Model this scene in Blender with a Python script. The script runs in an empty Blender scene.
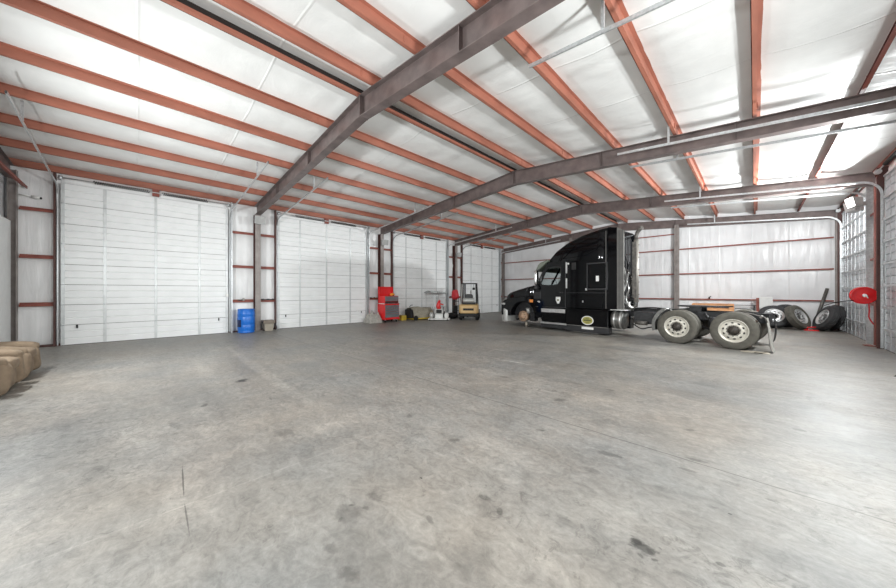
import bpy, bmesh, math, random
from mathutils import Vector, Matrix, noise
random.seed(7)
C = bpy.context.scene.collection
PI = math.pi
rad = math.radians

# ------------------------------------------------------------------ materials
def new_mat(name):
    m = bpy.data.materials.new(name); m.use_nodes = True
    nt = m.node_tree
    return m, nt, nt.nodes, nt.links, nt.nodes['Principled BSDF']

def mat(name, col, rough=.5, metal=0.0, var=.12, scale=6.0, bump=0.0, bscale=40.0, coat=0.0, emit=None, spec=.5, stretch=(1, 1, 1)):
    """plain procedural paint / metal with slight noise in colour and bump"""
    m, nt, N, L, b = new_mat(name)
    tc = N.new('ShaderNodeTexCoord'); mp = N.new('ShaderNodeMapping')
    mp.inputs['Scale'].default_value = stretch
    L.new(tc.outputs['Object'], mp.inputs[0])
    nz = N.new('ShaderNodeTexNoise'); nz.inputs['Scale'].default_value = scale; nz.inputs['Detail'].default_value = 5
    L.new(mp.outputs[0], nz.inputs['Vector'])
    mr = N.new('ShaderNodeMapRange'); mr.inputs[1].default_value = .3; mr.inputs[2].default_value = .7
    mr.inputs[3].default_value = 1 - var; mr.inputs[4].default_value = 1 + var
    L.new(nz.outputs[0], mr.inputs[0])
    mx = N.new('ShaderNodeVectorMath'); mx.operation = 'SCALE'
    mx.inputs[0].default_value = col
    L.new(mr.outputs[0], mx.inputs['Scale'])
    L.new(mx.outputs[0], b.inputs['Base Color'])
    b.inputs['Roughness'].default_value = rough
    b.inputs['Metallic'].default_value = metal
    b.inputs['Specular IOR Level'].default_value = spec
    b.inputs['Coat Weight'].default_value = coat
    if bump:
        n2 = N.new('ShaderNodeTexNoise'); n2.inputs['Scale'].default_value = bscale; n2.inputs['Detail'].default_value = 4
        L.new(mp.outputs[0], n2.inputs['Vector'])
        bp = N.new('ShaderNodeBump'); bp.inputs['Strength'].default_value = bump; bp.inputs['Distance'].default_value = .02
        L.new(n2.outputs[0], bp.inputs['Height']); L.new(bp.outputs[0], b.inputs['Normal'])
    if emit:
        b.inputs['Emission Color'].default_value = (*col, 1); b.inputs['Emission Strength'].default_value = emit
    return m

def vinyl(name, col, rough, sx, sy, sz, strength=.5, seam_axis=None, seam=1.22):
    """reinforced white vinyl facing: stretched wrinkles, fine scrim"""
    m, nt, N, L, b = new_mat(name)
    tc = N.new('ShaderNodeTexCoord'); mp = N.new('ShaderNodeMapping'); mp.inputs['Scale'].default_value = (sx, sy, sz)
    L.new(tc.outputs['Object'], mp.inputs[0])
    n1 = N.new('ShaderNodeTexNoise'); n1.inputs['Scale'].default_value = 1.0; n1.inputs['Detail'].default_value = 6
    n1.inputs['Distortion'].default_value = .6
    L.new(mp.outputs[0], n1.inputs['Vector'])
    n2 = N.new('ShaderNodeTexNoise'); n2.inputs['Scale'].default_value = 1.3; n2.inputs['Detail'].default_value = 3
    L.new(tc.outputs['Object'], n2.inputs['Vector'])
    mr = N.new('ShaderNodeMapRange'); mr.inputs[1].default_value = .3; mr.inputs[2].default_value = .7
    mr.inputs[3].default_value = .94; mr.inputs[4].default_value = 1.04
    L.new(n2.outputs[0], mr.inputs[0])
    mx = N.new('ShaderNodeVectorMath'); mx.operation = 'SCALE'; mx.inputs[0].default_value = col
    L.new(mr.outputs[0], mx.inputs['Scale']); L.new(mx.outputs[0], b.inputs['Base Color'])
    b.inputs['Roughness'].default_value = rough
    bp = N.new('ShaderNodeBump'); bp.inputs['Strength'].default_value = strength; bp.inputs['Distance'].default_value = .03
    h = n1.outputs[0]
    if seam_axis is not None:
        sp = N.new('ShaderNodeSeparateXYZ'); L.new(tc.outputs['Object'], sp.inputs[0])
        a = N.new('ShaderNodeMath'); a.operation = 'PINGPONG'; a.inputs[1].default_value = seam / 2
        L.new(sp.outputs[seam_axis], a.inputs[0])
        c = N.new('ShaderNodeMapRange'); c.inputs[1].default_value = 0; c.inputs[2].default_value = .03
        c.inputs[3].default_value = .6; c.inputs[4].default_value = 0
        L.new(a.outputs[0], c.inputs[0])
        s = N.new('ShaderNodeMath'); s.operation = 'ADD'; L.new(h, s.inputs[0]); L.new(c.outputs[0], s.inputs[1]); h = s.outputs[0]
    L.new(h, bp.inputs['Height']); L.new(bp.outputs[0], b.inputs['Normal'])
    return m

M = {}
M['vinyl_roof'] = vinyl('roof_vinyl', (.86, .86, .845), .42, 1.6, 2.4, 3, .45, seam_axis=1, seam=1.83)
M['vinyl_side'] = vinyl('side_vinyl', (.87, .87, .87), .33, 5, 7, .9, .55)
M['vinyl_back'] = vinyl('end_vinyl', (.82, .82, .83), .33, 6, 5, .8, .55, seam_axis=0, seam=1.22)
M['liner'] = mat('white_liner_panel', (.80, .81, .80), .45, var=.04)
M['door_white'] = mat('white_door_steel', (.90, .91, .91), .38, var=.03, scale=3)
M['door_galv'] = mat('zinc_door_back', (.50, .53, .56), .35, .25, var=.12, scale=8, bump=.1, bscale=14)
M['galv'] = mat('galvanised_steel', (.62, .64, .65), .38, .75, var=.15, scale=22)
M['stile'] = mat('painted_stile', (.66, .68, .68), .4, .3, var=.08)
M['purlin'] = mat('orange_primer', (.37, .135, .088), .6, var=.16, scale=5, stretch=(1, .3, 1))
M['girt'] = mat('red_oxide_primer', (.27, .075, .055), .55, var=.15)
M['ridge_shade'] = mat('shaded_ridge_web', (.020, .012, .010), .6, var=.2)  # near-black stands for the shade inside the ridge channel
M['rafter'] = mat('rust_brown_steel', (.165, .130, .124), .42, .2, var=.3, scale=3.5, bump=.08, bscale=30)
M['col'] = mat('greybrown_column_steel', (.29, .255, .24), .45, .1, var=.2, scale=4)
M['jamb'] = mat('dark_red_jamb', (.085, .035, .03), .55, var=.2)
M['spring'] = mat('oiled_spring', (.03, .025, .022), .4, .5)
M['black'] = mat('truck_black_paint', (.0025, .0027, .0035), .06, 0, var=.1, spec=.28)
M['blk_plastic'] = mat('black_plastic', (.018, .018, .02), .45)
M['grey_trim'] = mat('grey_rubber_trim', (.16, .155, .145), .55)
M['chassis'] = mat('dirty_chassis', (.022, .022, .024), .5, .2, var=.5, scale=9)
M['grease'] = mat('dusty_steel', (.13, .12, .11), .55, .4, var=.4, scale=12)
M['tyre'] = mat('dusty_tyre_rubber', (.105, .098, .082), .8, var=.18, scale=9, bump=.25, bscale=60)
M['tyre_dark'] = mat('dark_tyre_rubber', (.04, .04, .042), .75, var=.18, scale=9, bump=.25, bscale=60)
M['rim'] = mat('dull_aluminium_rim', (.60, .57, .50), .42, .35, var=.15, scale=12)
M['rim_bright'] = mat('bright_rim', (.72, .72, .72), .28, .7, var=.12, scale=12)
M['hub'] = mat('rusty_hub', (.05, .042, .036), .6, .3, var=.5, scale=30)
M['drum'] = mat('rusty_brake_drum', (.50, .33, .22), .6, .2, var=.25, scale=14)
M['stackgrey'] = mat('stack_grey', (.34, .32, .29), .45, .4, var=.15)
M['visor'] = mat('smoked_visor', (.22, .24, .20), .25, .2)
M['chrome'] = mat('chrome', (.78, .78, .78), .14, 1.0, var=.05)
M['alu'] = mat('brushed_aluminium', (.66, .66, .65), .3, .85, var=.12, scale=10)
M['bumper'] = mat('silver_bumper', (.52, .52, .50), .4, .3, var=.1)
M['tank'] = mat('dusty_tank_metal', (.15, .148, .14), .42, .6, var=.4, scale=8)
M['white'] = mat('white_paint', (.82, .82, .80), .45, var=.04)
M['amber'] = mat('amber_lens', (.75, .25, .05), .25)
M['yelgreen'] = mat('yellow_green_print', (.36, .33, .08), .5)
M['olive'] = mat('dark_olive_print', (.10, .11, .03), .5)
M['blue'] = mat('blue_drum_plastic', (.012, .16, .62), .34, var=.08, scale=4)
M['dkblue'] = mat('dark_blue_label', (.008, .02, .09), .5)
M['red'] = mat('red_enamel', (.74, .018, .022), .3, var=.06)
M['hose_red'] = mat('red_rubber', (.66, .035, .045), .42, var=.1)
M['drawer'] = mat('grey_drawer_paint', (.18, .20, .215), .4, .2)
M['darkmetal'] = mat('dark_metal', (.03, .03, .032), .45, .3)
M['orange'] = mat('orange_plastic', (.85, .32, .03), .45)
M['yellow'] = mat('yellow_paint', (.62, .44, .05), .5)
M['sheet'] = mat('grey_canvas', (.40, .385, .35), .8, var=.2, scale=10, bump=.4, bscale=12)
M['tarp'] = mat('taupe_canvas', (.36, .33, .265), .8, var=.2, scale=8, bump=.4, bscale=10)
M['tan_paint'] = mat('tan_forklift_paint', (.70, .47, .22), .42, var=.08)
M['tub'] = mat('grey_brown_plastic', (.20, .165, .13), .6, var=.1)
M['tub2'] = mat('stone_grey_plastic', (.36, .32, .26), .6, var=.1)
M['wood'] = mat('orange_timber', (.72, .36, .17), .7, var=.25, scale=7, stretch=(1, 6, 6))
M['suede'] = mat('tan_suede', (.21, .155, .105), .85, var=.28, scale=5, bump=.35, bscale=9)
M['blkcloth'] = mat('black_cloth', (.012, .012, .014), .7, bump=.3, bscale=10)
M['lens'] = mat('lamp_lens', (1.0, .97, .92), .3, emit=22.0)
M['lens_soft'] = mat('lamp_lens_off', (.42, .42, .41), .2)
M['housing'] = mat('grey_lamp_housing', (.45, .45, .45), .4, .3)
M['rubber'] = mat('black_rubber', (.012, .012, .012), .6)

def glass(name, tint=(.8, .85, .85)):
    m, nt, N, L, b = new_mat(name)
    b.inputs['Base Color'].default_value = (*tint, 1)
    b.inputs['Roughness'].default_value = .03
    b.inputs['Transmission Weight'].default_value = 1
    b.inputs['IOR'].default_value = 1.05
    nz = N.new('ShaderNodeTexNoise'); nz.inputs['Scale'].default_value = 3
    mr = N.new('ShaderNodeMapRange'); mr.inputs[3].default_value = .02; mr.inputs[4].default_value = .05
    L.new(nz.outputs[0], mr.inputs[0]); L.new(mr.outputs[0], b.inputs['Roughness'])
    return m
M['glass'] = glass('cab_glass')
M['clear'] = glass('clear_canopy_plastic', (.82, .86, .84))

# ------------------------------------------------------------------ floor material
def floor_mat():
    m, nt, N, L, b = new_mat('worn_concrete')
    tc = N.new('ShaderNodeTexCoord'); P = tc.outputs['Object']
    def math_(op, a, c=None, d=None):
        n = N.new('ShaderNodeMath'); n.operation = op
        for i, v in enumerate((a, c, d)):
            if v is None: continue
            if isinstance(v, (int, float)): n.inputs[i].default_value = v
            else: L.new(v, n.inputs[i])
        return n.outputs[0]
    def nz(scale, detail=6, rough=.6, dist=0, st=None):
        n = N.new('ShaderNodeTexNoise'); n.inputs['Scale'].default_value = scale; n.inputs['Detail'].default_value = detail
        n.inputs['Roughness'].default_value = rough; n.inputs['Distortion'].default_value = dist
        if st:
            mp = N.new('ShaderNodeMapping'); mp.inputs['Scale'].default_value = st; L.new(P, mp.inputs[0]); L.new(mp.outputs[0], n.inputs['Vector'])
        else: L.new(P, n.inputs['Vector'])
        return n.outputs[0]
    def rng(v, a, b_, c, d, smooth=False):
        n = N.new('ShaderNodeMapRange'); 
        if smooth: n.interpolation_type = 'SMOOTHSTEP'
        for i, q in enumerate((a, b_, c, d)): n.inputs[i + 1].default_value = q
        L.new(v, n.inputs[0]); return n.outputs[0]
    big = nz(.35, 5, .55, .4); mid = nz(1.6, 8, .65, .5); fine = nz(26, 6, .7); sweep = nz(1.0, 6, .6, .3, (.35, 2.2, 1))
    v = math_('MULTIPLY', rng(big, .3, .7, .88, 1.10), rng(mid, .3, .7, .80, 1.16))
    v = math_('MULTIPLY', v, rng(fine, .3, .7, .84, 1.13))
    v = math_('MULTIPLY', v, rng(nz(5.5, 10, .75, 1.2, (1, 1.6, 1)), .32, .68, .70, 1.22))
    v = math_('MULTIPLY', v, rng(sweep, .3, .7, .90, 1.10))
    # pitted spots
    pits = nz(9.0, 9, .8, 1.2)
    v = math_('MULTIPLY', v, rng(math_('MULTIPLY', pits, rng(big, .4, .6, .85, 1.1)), .56, .66, 1.0, .66))
    sp = N.new('ShaderNodeSeparateXYZ'); L.new(P, sp.inputs[0]); X, Y = sp.outputs[0], sp.outputs[1]
    wob = math_('MULTIPLY', math_('SUBTRACT', nz(2.2, 4), .5), .03)
    # saw-cut joints
    for axis, pos, dark, w in ((Y, 3.69, .45, .007), (Y, 9.5, .6, .01), (Y, 15.4, .65, .012), (X, 11.72, 1.16, .008), (X, 5.8, .75, .009)):
        d = math_('ABSOLUTE', math_('SUBTRACT', math_('ADD', axis, wob), pos))
        v = math_('MULTIPLY', v, rng(d, w * .4, w * 1.6, dark, 1.0))
    # wheel tracks, blotches and oil drips (own shapes)
    def blot(cx, cy, rx, ry, amt, ang=0, edge=.5, nsc=9.0, namp=.9):
        ca, sa = math.cos(ang), math.sin(ang)
        dx = math_('SUBTRACT', X, cx); dy = math_('SUBTRACT', Y, cy)
        u = math_('DIVIDE', math_('ADD', math_('MULTIPLY', dx, ca), math_('MULTIPLY', dy, sa)), rx)
        w_ = math_('DIVIDE', math_('SUBTRACT', math_('MULTIPLY', dy, ca), math_('MULTIPLY', dx, sa)), ry)
        r = math_('SQRT', math_('ADD', math_('MULTIPLY', u, u), math_('MULTIPLY', w_, w_)))
        r = math_('ADD', r, math_('MULTIPLY', math_('SUBTRACT', nz(nsc, 5, .7), .5), namp * 2))
        return rng(r, 1 - edge, 1, amt, 1.0, True)
    for a in BLOTS: v = math_('MULTIPLY', v, blot(*a))
    cr = N.new('ShaderNodeVectorMath'); cr.operation = 'SCALE'
    tint = N.new('ShaderNodeMix'); tint.data_type = 'RGBA'
    tint.inputs[6].default_value = (.222, .219, .207, 1); tint.inputs[7].default_value = (.268, .244, .213, 1)
    L.new(rng(nz(.5, 4), .35, .65, 0, 1), tint.inputs[0])
    L.new(tint.outputs[2], cr.inputs[0]); L.new(v, cr.inputs['Scale'])
    L.new(cr.outputs[0], b.inputs['Base Color'])
    L.new(math_('ADD', rng(mid, .3, .7, .36, .5), rng(big, .3, .7, 0, .08)), b.inputs['Roughness'])
    bp = N.new('ShaderNodeBump'); bp.inputs['Strength'].default_value = .4; bp.inputs['Distance'].default_value = .005
    L.new(math_('ADD', fine, math_('MULTIPLY', mid, 1.5)), bp.inputs['Height']); L.new(bp.outputs[0], b.inputs['Normal'])
    return m

# (cx, cy, rx, ry, factor, angle, edge softness, noise scale, noise amount)
BLOTS = [
    (11.282, 0.271, 0.007, 0.355, 0.4, -1.631, 0.5, 9, 0.6),
    (11.891, 0.244, 0.006, 0.254, 0.45, -1.592, 0.5, 9, 0.6),
    (7.395, 1.773, 0.16, 3.987, 1.22, -1.591, 0.6, 3, 0.3),
    (7.730, 3.778, 0.1, 2.736, 1.12, -1.450, 0.6, 3, 0.3),
    (9.694, 0.148, 0.35, 1.297, 1.13, -1.553, 0.6, 4, 0.3),
    (9.897, 0.598, 0.2, 1.027, 1.1, -1.569, 0.6, 4, 0.3),
    (9.219, 0.762, 0.12, 1.177, 0.9, -1.614, 0.6, 6, 0.6),
    (6.190, 1.037, 0.3, 2.211, 1.12, -1.691, 0.7, 4, 0.3),
    (8.174, 1.330, 0.09, 0.163, 0.38, 0.538, 0.5, 12, 0.7),
    (10.812, 6.081, 0.035, 0.687, 1.4, -1.616, 0.5, 8, 0.3),
    (14.206, 2.266, 0.039, 0.021, 0.56, 0.09, .5, 30, .9),
    (14.19, 2.195, 0.019, 0.010, 0.59, 0.21, .5, 30, .9),
    (14.292, 2.222, 0.039, 0.021, 0.66, -0.87, .5, 30, .9),
    (14.327, 2.177, 0.026, 0.014, 0.50, 0.67, .5, 30, .9),
    (14.26, 2.15, 0.026, 0.014, 0.56, -0.53, .5, 30, .9),
    (14.196, 2.127, 0.016, 0.008, 0.75, -0.06, .5, 30, .9),
    (14.178, 2.285, 0.019, 0.010, 0.71, -0.05, .5, 30, .9),
    (14.329, 2.301, 0.016, 0.008, 0.66, -0.70, .5, 30, .9),
    (12.604, 1.134, 0.026, 0.014, 0.66, 0.74, .5, 30, .9),
    (12.707, 1.191, 0.039, 0.021, 0.63, 0.48, .5, 30, .9),
    (12.686, 1.0, 0.033, 0.017, 0.67, -0.87, .5, 30, .9),
    (13.263, 1.901, 0.065, 0.035, 0.69, 0.18, .5, 12, .9),
    (13.435, 1.857, 0.052, 0.028, 0.58, -0.94, .5, 12, .9),
    (13.072, 5.436, 0.104, 0.056, 0.72, -0.05, .5, 12, .9),
    (13.564, 5.151, 0.078, 0.042, 0.68, 0.76, .5, 12, .9),
    (12.702, 4.41, 0.130, 0.070, 0.68, 0.84, .5, 12, .9),
    (12.983, 3.288, 0.065, 0.035, 0.60, 0.60, .5, 12, .9),
    (12.451, 2.417, 0.078, 0.042, 0.61, 0.87, .5, 12, .9),
    (11.569, 2.496, 0.104, 0.056, 0.72, -0.81, .5, 12, .9),
    (9.23, 0.669, 0.091, 0.049, 0.53, -0.57, .5, 12, .9),
    (13.675, 1.738, 0.039, 0.021, 0.74, -0.13, .5, 30, .9),
    (13.133, 1.445, 0.052, 0.028, 0.66, -0.40, .5, 12, .9),
    (14.832, 3.429, 0.039, 0.021, 0.63, -0.23, .5, 30, .9),
    (15.12, 5.414, 0.078, 0.042, 0.59, 0.17, .5, 12, .9),
    (14.216, 4.514, 0.078, 0.042, 0.65, 0.81, .5, 12, .9),
    (14.254, 2.226, 0.085, 0.05, 0.42, 0.2, .5, 22.0, 1.1),
    (14.215, 2.253, 0.05, 0.03, 0.5, 0.2, .5, 22.0, 0.8),
    (8.213, 1.319, 0.16, 0.06, 0.4, 0.2, .5, 11.0, 0.8),
    (15.348, 3.82, 0.03, 0.012, 0.35, 0.2, .5, 22.0, 0.8),
    (12.713, 1.717, 0.02, 0.012, 0.15, 0.2, .5, 22.0, 0.8),
    (12.656, 1.067, 0.16, 0.1, 0.72, 0.2, .5, 11.0, 0.8),
    (12.648, 1.305, 0.1, 0.05, 0.7, 0.2, .5, 22.0, 0.8),
    (13.721, 3.274, 0.16, 0.05, 0.65, 0.2, .5, 11.0, 0.8),
    (14.345, 3.742, 0.1, 0.04, 0.6, 0.2, .5, 22.0, 0.8),
    (14.323, 3.487, 0.08, 0.03, 0.65, 0.2, .5, 22.0, 0.8),
    (13.339, 1.865, 0.18, 0.12, 0.82, 0.2, .5, 11.0, 0.8),
    (13.127, 0.845, 0.09, 0.05, 0.7, 0.2, .5, 22.0, 0.8),
    (12.867, 0.846, 0.07, 0.04, 0.75, 0.2, .5, 22.0, 0.8),
    (11.414, 4.873, 0.12, 0.05, 0.65, 0.2, .5, 11.0, 0.8),
    (12.507, 5.42, 0.25, 0.05, 0.8, 0.2, .5, 11.0, 0.8),
    (14.601, 3.498, 0.1, 0.04, 0.75, 0.2, .5, 22.0, 0.8),
    (14.604, 2.415, 0.03, 0.02, 0.5, 0.2, .5, 22.0, 0.8),
    (14.622, 3.01, 0.015, 0.01, 0.3, 0.2, .5, 22.0, 0.8),
    (14.234, 3.004, 0.14, 0.04, 0.8, 0.2, .5, 11.0, 0.8),
    (15.039, 7.394, 0.3, 0.08, 0.8, 0.2, .5, 11.0, 0.8),
    (9.804, 0.314, 0.2, 0.06, 0.8, 0.2, .5, 11.0, 0.8),
    (10.97, 1.177, 0.2, 0.1, 0.82, 0.2, .5, 11.0, 0.8),
    (11.257, 1.57, 0.3, 0.2, 1.15, 0.2, .5, 11.0, 0.8),
    (9.764, 7.044, 0.3, 0.05, 1.3, 0.2, .5, 11.0, 0.8),
    (10.861, 6.078, 0.6, 0.03, 1.35, 0.2, .5, 11.0, 0.8),
    (13.544, 1.398, 0.2, 0.12, 0.85, 0.2, .5, 11.0, 0.8),
    (13.699, 2.866, 0.12, 0.05, 0.8, 0.2, .5, 11.0, 0.8),
    (14.794, 5.484, 0.3, 0.1, 0.9, 0.2, .5, 11.0, 0.8),
]

# ------------------------------------------------------------------ mesh builder
class MB:
    def __init__(s): s.v = []; s.f = []; s.m = []; s.mats = []; s.T = Matrix.Identity(4); s.sm = []
    def mi(s, m):
        if m not in s.mats: s.mats.append(m)
        return s.mats.index(m)
    def add(s, vs, fs, m, smooth=False):
        k = len(s.v); i = s.mi(m)
        s.v += [tuple(s.T @ Vector(p)) for p in vs]
        s.f += [tuple(a + k for a in f) for f in fs]
        s.m += [i] * len(fs); s.sm += [smooth] * len(fs)
        return s
    def box(s, x0, x1, y0, y1, z0, z1, m, R=None):
        vs = [(x, y, z) for x in (x0, x1) for y in (y0, y1) for z in (z0, z1)]
        if R is not None:
            c = Vector(((x0 + x1) / 2, (y0 + y1) / 2, (z0 + z1) / 2)); vs = [tuple(c + R @ (Vector(p) - c)) for p in vs]
        return s.add(vs, [(0, 1, 3, 2), (4, 6, 7, 5), (0, 4, 5, 1), (2, 3, 7, 6), (0, 2, 6, 4), (1, 5, 7, 3)], m)
    def prism(s, prof, axis, a, b, m, smooth=False):
        def P(p, t):
            return {'x': (t, p[0], p[1]), 'y': (p[0], t, p[1]), 'z': (p[0], p[1], t)}[axis]
        n = len(prof)
        vs = [P(p, a) for p in prof] + [P(p, b) for p in prof]
        fs = [(i, (i + 1) % n, n + (i + 1) % n, n + i) for i in range(n)]
        s.add(vs, fs, m, smooth)
        k = len(s.v) - 2 * n; i = s.mi(m)
        s.f += [tuple(k + j for j in reversed(range(n))), tuple(k + n + j for j in range(n))]; s.m += [i, i]; s.sm += [False, False]
        return s
    def ring(s, outer, inner, axis, a, b, m):
        """plate with a hole: outlines with equal point counts"""
        def P(p, t):
            return {'x': (t, p[0], p[1]), 'y': (p[0], t, p[1]), 'z': (p[0], p[1], t)}[axis]
        n = len(outer); vs = []
        for t in (a, b): vs += [P(p, t) for p in outer] + [P(p, t) for p in inner]
        fs = []
        for i in range(n):
            j = (i + 1) % n
            fs += [(i, j, n + j, n + i), (2 * n + i, 3 * n + i, 3 * n + j, 2 * n + j), (i, 2 * n + i, 2 * n + j, j), (n + i, n + j, 3 * n + j, 3 * n + i)]
        return s.add(vs, fs, m)
    def tube(s, path, r, m, n=10, smooth=True, cap=True):
        path = [Vector(p) for p in path]; rs = r if isinstance(r, (list, tuple)) else [r] * len(path)
        t0 = (path[1] - path[0]).normalized()
        up = Vector((0, 0, 1)) if abs(t0.z) < .9 else Vector((1, 0, 0))
        a = t0.cross(up).normalized(); vs = []; fs = []
        for i, p in enumerate(path):
            t = ((path[min(i + 1, len(path) - 1)] - path[max(i - 1, 0)])).normalized()
            a = (a - t * a.dot(t)).normalized(); b = t.cross(a)
            for k in range(n):
                q = 2 * PI * k / n
                vs.append(tuple(p + (a * math.cos(q) + b * math.sin(q)) * rs[i]))
        for i in range(len(path) - 1):
            for k in range(n):
                j = (k + 1) % n
                fs.append((i * n + k, i * n + j, (i + 1) * n + j, (i + 1) * n + k))
        s.add(vs, fs, m, smooth)
        if cap:
            k0 = len(s.v) - len(vs); i_ = s.mi(m)
            s.f += [tuple(k0 + k for k in reversed(range(n))), tuple(k0 + (len(path) - 1) * n + k for k in range(n))]
            s.m += [i_, i_]; s.sm += [False, False]
        return s
    def cyl(s, p0, p1, r, m, n=20, r2=None):
        return s.tube([p0, p1], [r, r if r2 is None else r2], m, n)
    def lathe(s, prof, m, n=48, axis='z', c=(0, 0, 0), close=False, smooth=True):
        """prof: (radius, height)"""
        vs = []; fs = []
        for (r, h) in prof:
            for k in range(n):
                q = 2 * PI * k / n; x, y = r * math.cos(q), r * math.sin(q)
                p = {'z': (x, y, h), 'y': (x, h, y), 'x': (h, x, y)}[axis]
                vs.append((p[0] + c[0], p[1] + c[1], p[2] + c[2]))
        R = len(prof)
        for i in range(R if close else R - 1):
            for k in range(n):
                j = (k + 1) % n; i2 = (i + 1) % R
                fs.append((i * n + k, i * n + j, i2 * n + j, i2 * n + k))
        return s.add(vs, fs, m, smooth)
    def grid(s, fn, nu, nv, m, smooth=True):
        vs = [fn(i / nu, j / nv) for i in range(nu + 1) for j in range(nv + 1)]
        fs = [(i * (nv + 1) + j, (i + 1) * (nv + 1) + j, (i + 1) * (nv + 1) + j + 1, i * (nv + 1) + j + 1) for i in range(nu) for j in range(nv)]
        return s.add(vs, fs, m, smooth)
    def blob(s, c, size, m, e=.4, nu=20, nv=28, wr=0.0, seed=0, R=None):
        """superellipsoid cushion"""
        def sg(w, p): return math.copysign(abs(w) ** p, w)
        def fn(a, b):
            ph = -PI / 2 + PI * a; th = 2 * PI * b
            p = Vector((size[0] / 2 * sg(math.cos(ph), e) * sg(math.cos(th), e), size[1] / 2 * sg(math.cos(ph), e) * sg(math.sin(th), e), size[2] / 2 * sg(math.sin(ph), e)))
            if wr: p *= 1 + wr * noise.noise(p * 4 + Vector((seed, seed * 2.3, 0)))
            if R is not None: p = R @ p
            return tuple(p + Vector(c))
        return s.grid(fn, nu, nv, m)
    def loft(s, secs, m, smooth=True, caps=True):
        n = len(secs[0]); vs = [p for q in secs for p in q]; fs = []
        for i in range(len(secs) - 1):
            for k in range(n):
                j = (k + 1) % n; fs.append((i * n + k, i * n + j, (i + 1) * n + j, (i + 1) * n + k))
        s.add(vs, fs, m, smooth)
        if caps:
            k0 = len(s.v) - len(vs); i_ = s.mi(m)
            s.f += [tuple(k0 + k for k in reversed(range(n))), tuple(k0 + (len(secs) - 1) * n + k for k in range(n))]
            s.m += [i_, i_]; s.sm += [False, False]
        return s
    def mesh(s, name, bevel=0):
        me = bpy.data.meshes.new(name)
        me.from_pydata(s.v, [], s.f)
        for m in s.mats: me.materials.append(m)
        me.polygons.foreach_set('material_index', s.m)
        me.polygons.foreach_set('use_smooth', s.sm)
        bm = bmesh.new(); bm.from_mesh(me)
        bmesh.ops.recalc_face_normals(bm, faces=bm.faces)
        if bevel:
            es = [e for e in bm.edges if len(e.link_faces) == 2 and e.calc_face_angle(0) > .6]
            bmesh.ops.bevel(bm, geom=es, offset=bevel, segments=2, profile=.6, affect='EDGES')
        bm.to_mesh(me); bm.free()
        return me
    def build(s, name, parent=None, bevel=0, loc=None, label=None):
        o = bpy.data.objects.new(name, s.mesh(name, bevel)); C.objects.link(o)
        if parent is not None: o.parent = parent
        if loc is not None: o.location = loc
        if label: o['label'] = label
        return o

def thing(name, label, cat, loc=(0, 0, 0), rot=(0, 0, 0), group=None, kind=None):
    o = bpy.data.objects.new(name, None); C.objects.link(o); o.empty_display_size = .1
    o.location = loc; o.rotation_euler = rot
    o['label'] = label; o['category'] = cat
    if group: o['group'] = group
    if kind: o['kind'] = kind
    return o
def tag(o, label, cat, group=None, kind=None):
    o['label'] = label; o['category'] = cat
    if group: o['group'] = group
    if kind: o['kind'] = kind
    return o

# ------------------------------------------------------------------ building
W = 17.4; Y0 = -2.62; Y1 = 21.26; RX = 8.7
FR = [3.47, 9.42, 15.33]                       # frames
zp = lambda x: 5.14 + .0851 * min(x, W - x)    # purlin underside
GZ = (1.24, 2.62, 3.98)

f = MB().box(-.6, W + .6, Y0 - .6, Y1 + .6, -.15, 0, floor_mat()).build('floor')
tag(f, 'worn grey concrete floor with stains and saw cut joints', 'floor', kind='structure')

LP = [0.08, 1.42, 2.84, 4.26, 5.68, 7.12, 8.58]
RP = [9.2, 10.6, 11.99, 13.37, 14.77, 16.17, 17.32]
PX = LP + RP
def roof_z(x, y):
    i = 0
    while i < len(PX) - 2 and x > PX[i + 1]: i += 1
    a, b = PX[i], PX[i + 1]
    t = min(max((x - a) / (b - a), 0), 1)
    base = zp(x) + .205
    if b - a < .8: return base - .01
    sag = -.075 * max(0, math.sin(PI * t)) ** .8 * (.7 + .5 * noise.noise(Vector((i * 3.1, y * .35, 0))))
    w = .022 * noise.noise(Vector((x * 1.5, y * 2.6, i))) * math.sin(PI * t)
    seam = -.012 * math.exp(-(((y + .3) % 1.83 - .9) / .05) ** 2)
    return base + sag + w + seam * math.sin(PI * t)
NX, NY = 250, 220
ce = MB().grid(lambda a, b: (-.05 + (W + .1) * a, Y0 - .05 + (Y1 - Y0 + .1) * b, roof_z(-.05 + (W + .1) * a, Y0 + (Y1 - Y0) * b)), NX, NY, M['vinyl_roof'])
ce = ce.build('ceiling'); tag(ce, 'white vinyl roof insulation sagging between the orange purlins', 'ceiling', kind='structure')

# purlins
def zed(px, flip=False, m=None):
    z0 = zp(px) + .02; d = .18; t = .012; s = -1 if not flip else 1
    # web, bottom flange to -x (s=-1), top flange to +x
    pr = [(px, z0), (px + s * .065, z0), (px + s * .065, z0 + .02), (px + s * .055, z0 + .02), (px + s * .055, z0 + t), (px, z0 + t)]
    mb = MB()
    mb.box(px - t / 2, px + t / 2, Y0 + .02, Y1 - .02, z0, z0 + d, m or M['purlin'])
    mb.box(min(px, px + s * .065), max(px, px + s * .065), Y0 + .02, Y1 - .02, z0 - .001, z0 + t, m or M['purlin'])
    xl = px + s * .065
    mb.box(min(xl, xl - s * .01), max(xl, xl - s * .01), Y0 + .02, Y1 - .02, z0 - .001, z0 + .028, m or M['purlin'])
    xt = px - s * .065
    mb.box(min(px, xt), max(px, xt), Y0 + .02, Y1 - .02, z0 + d - t, z0 + d, m or M['purlin'])
    # lap stiffener clips over each frame
    for y in FR:
        mb.box(px - .02 * (-s) - .006, px + .02, y - .35, y - .335, z0 + .03, z0 + d - .03, m or M['purlin'])
    return mb
ordl = ['first', 'second', 'third', 'fourth', 'fifth', 'sixth']
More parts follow.
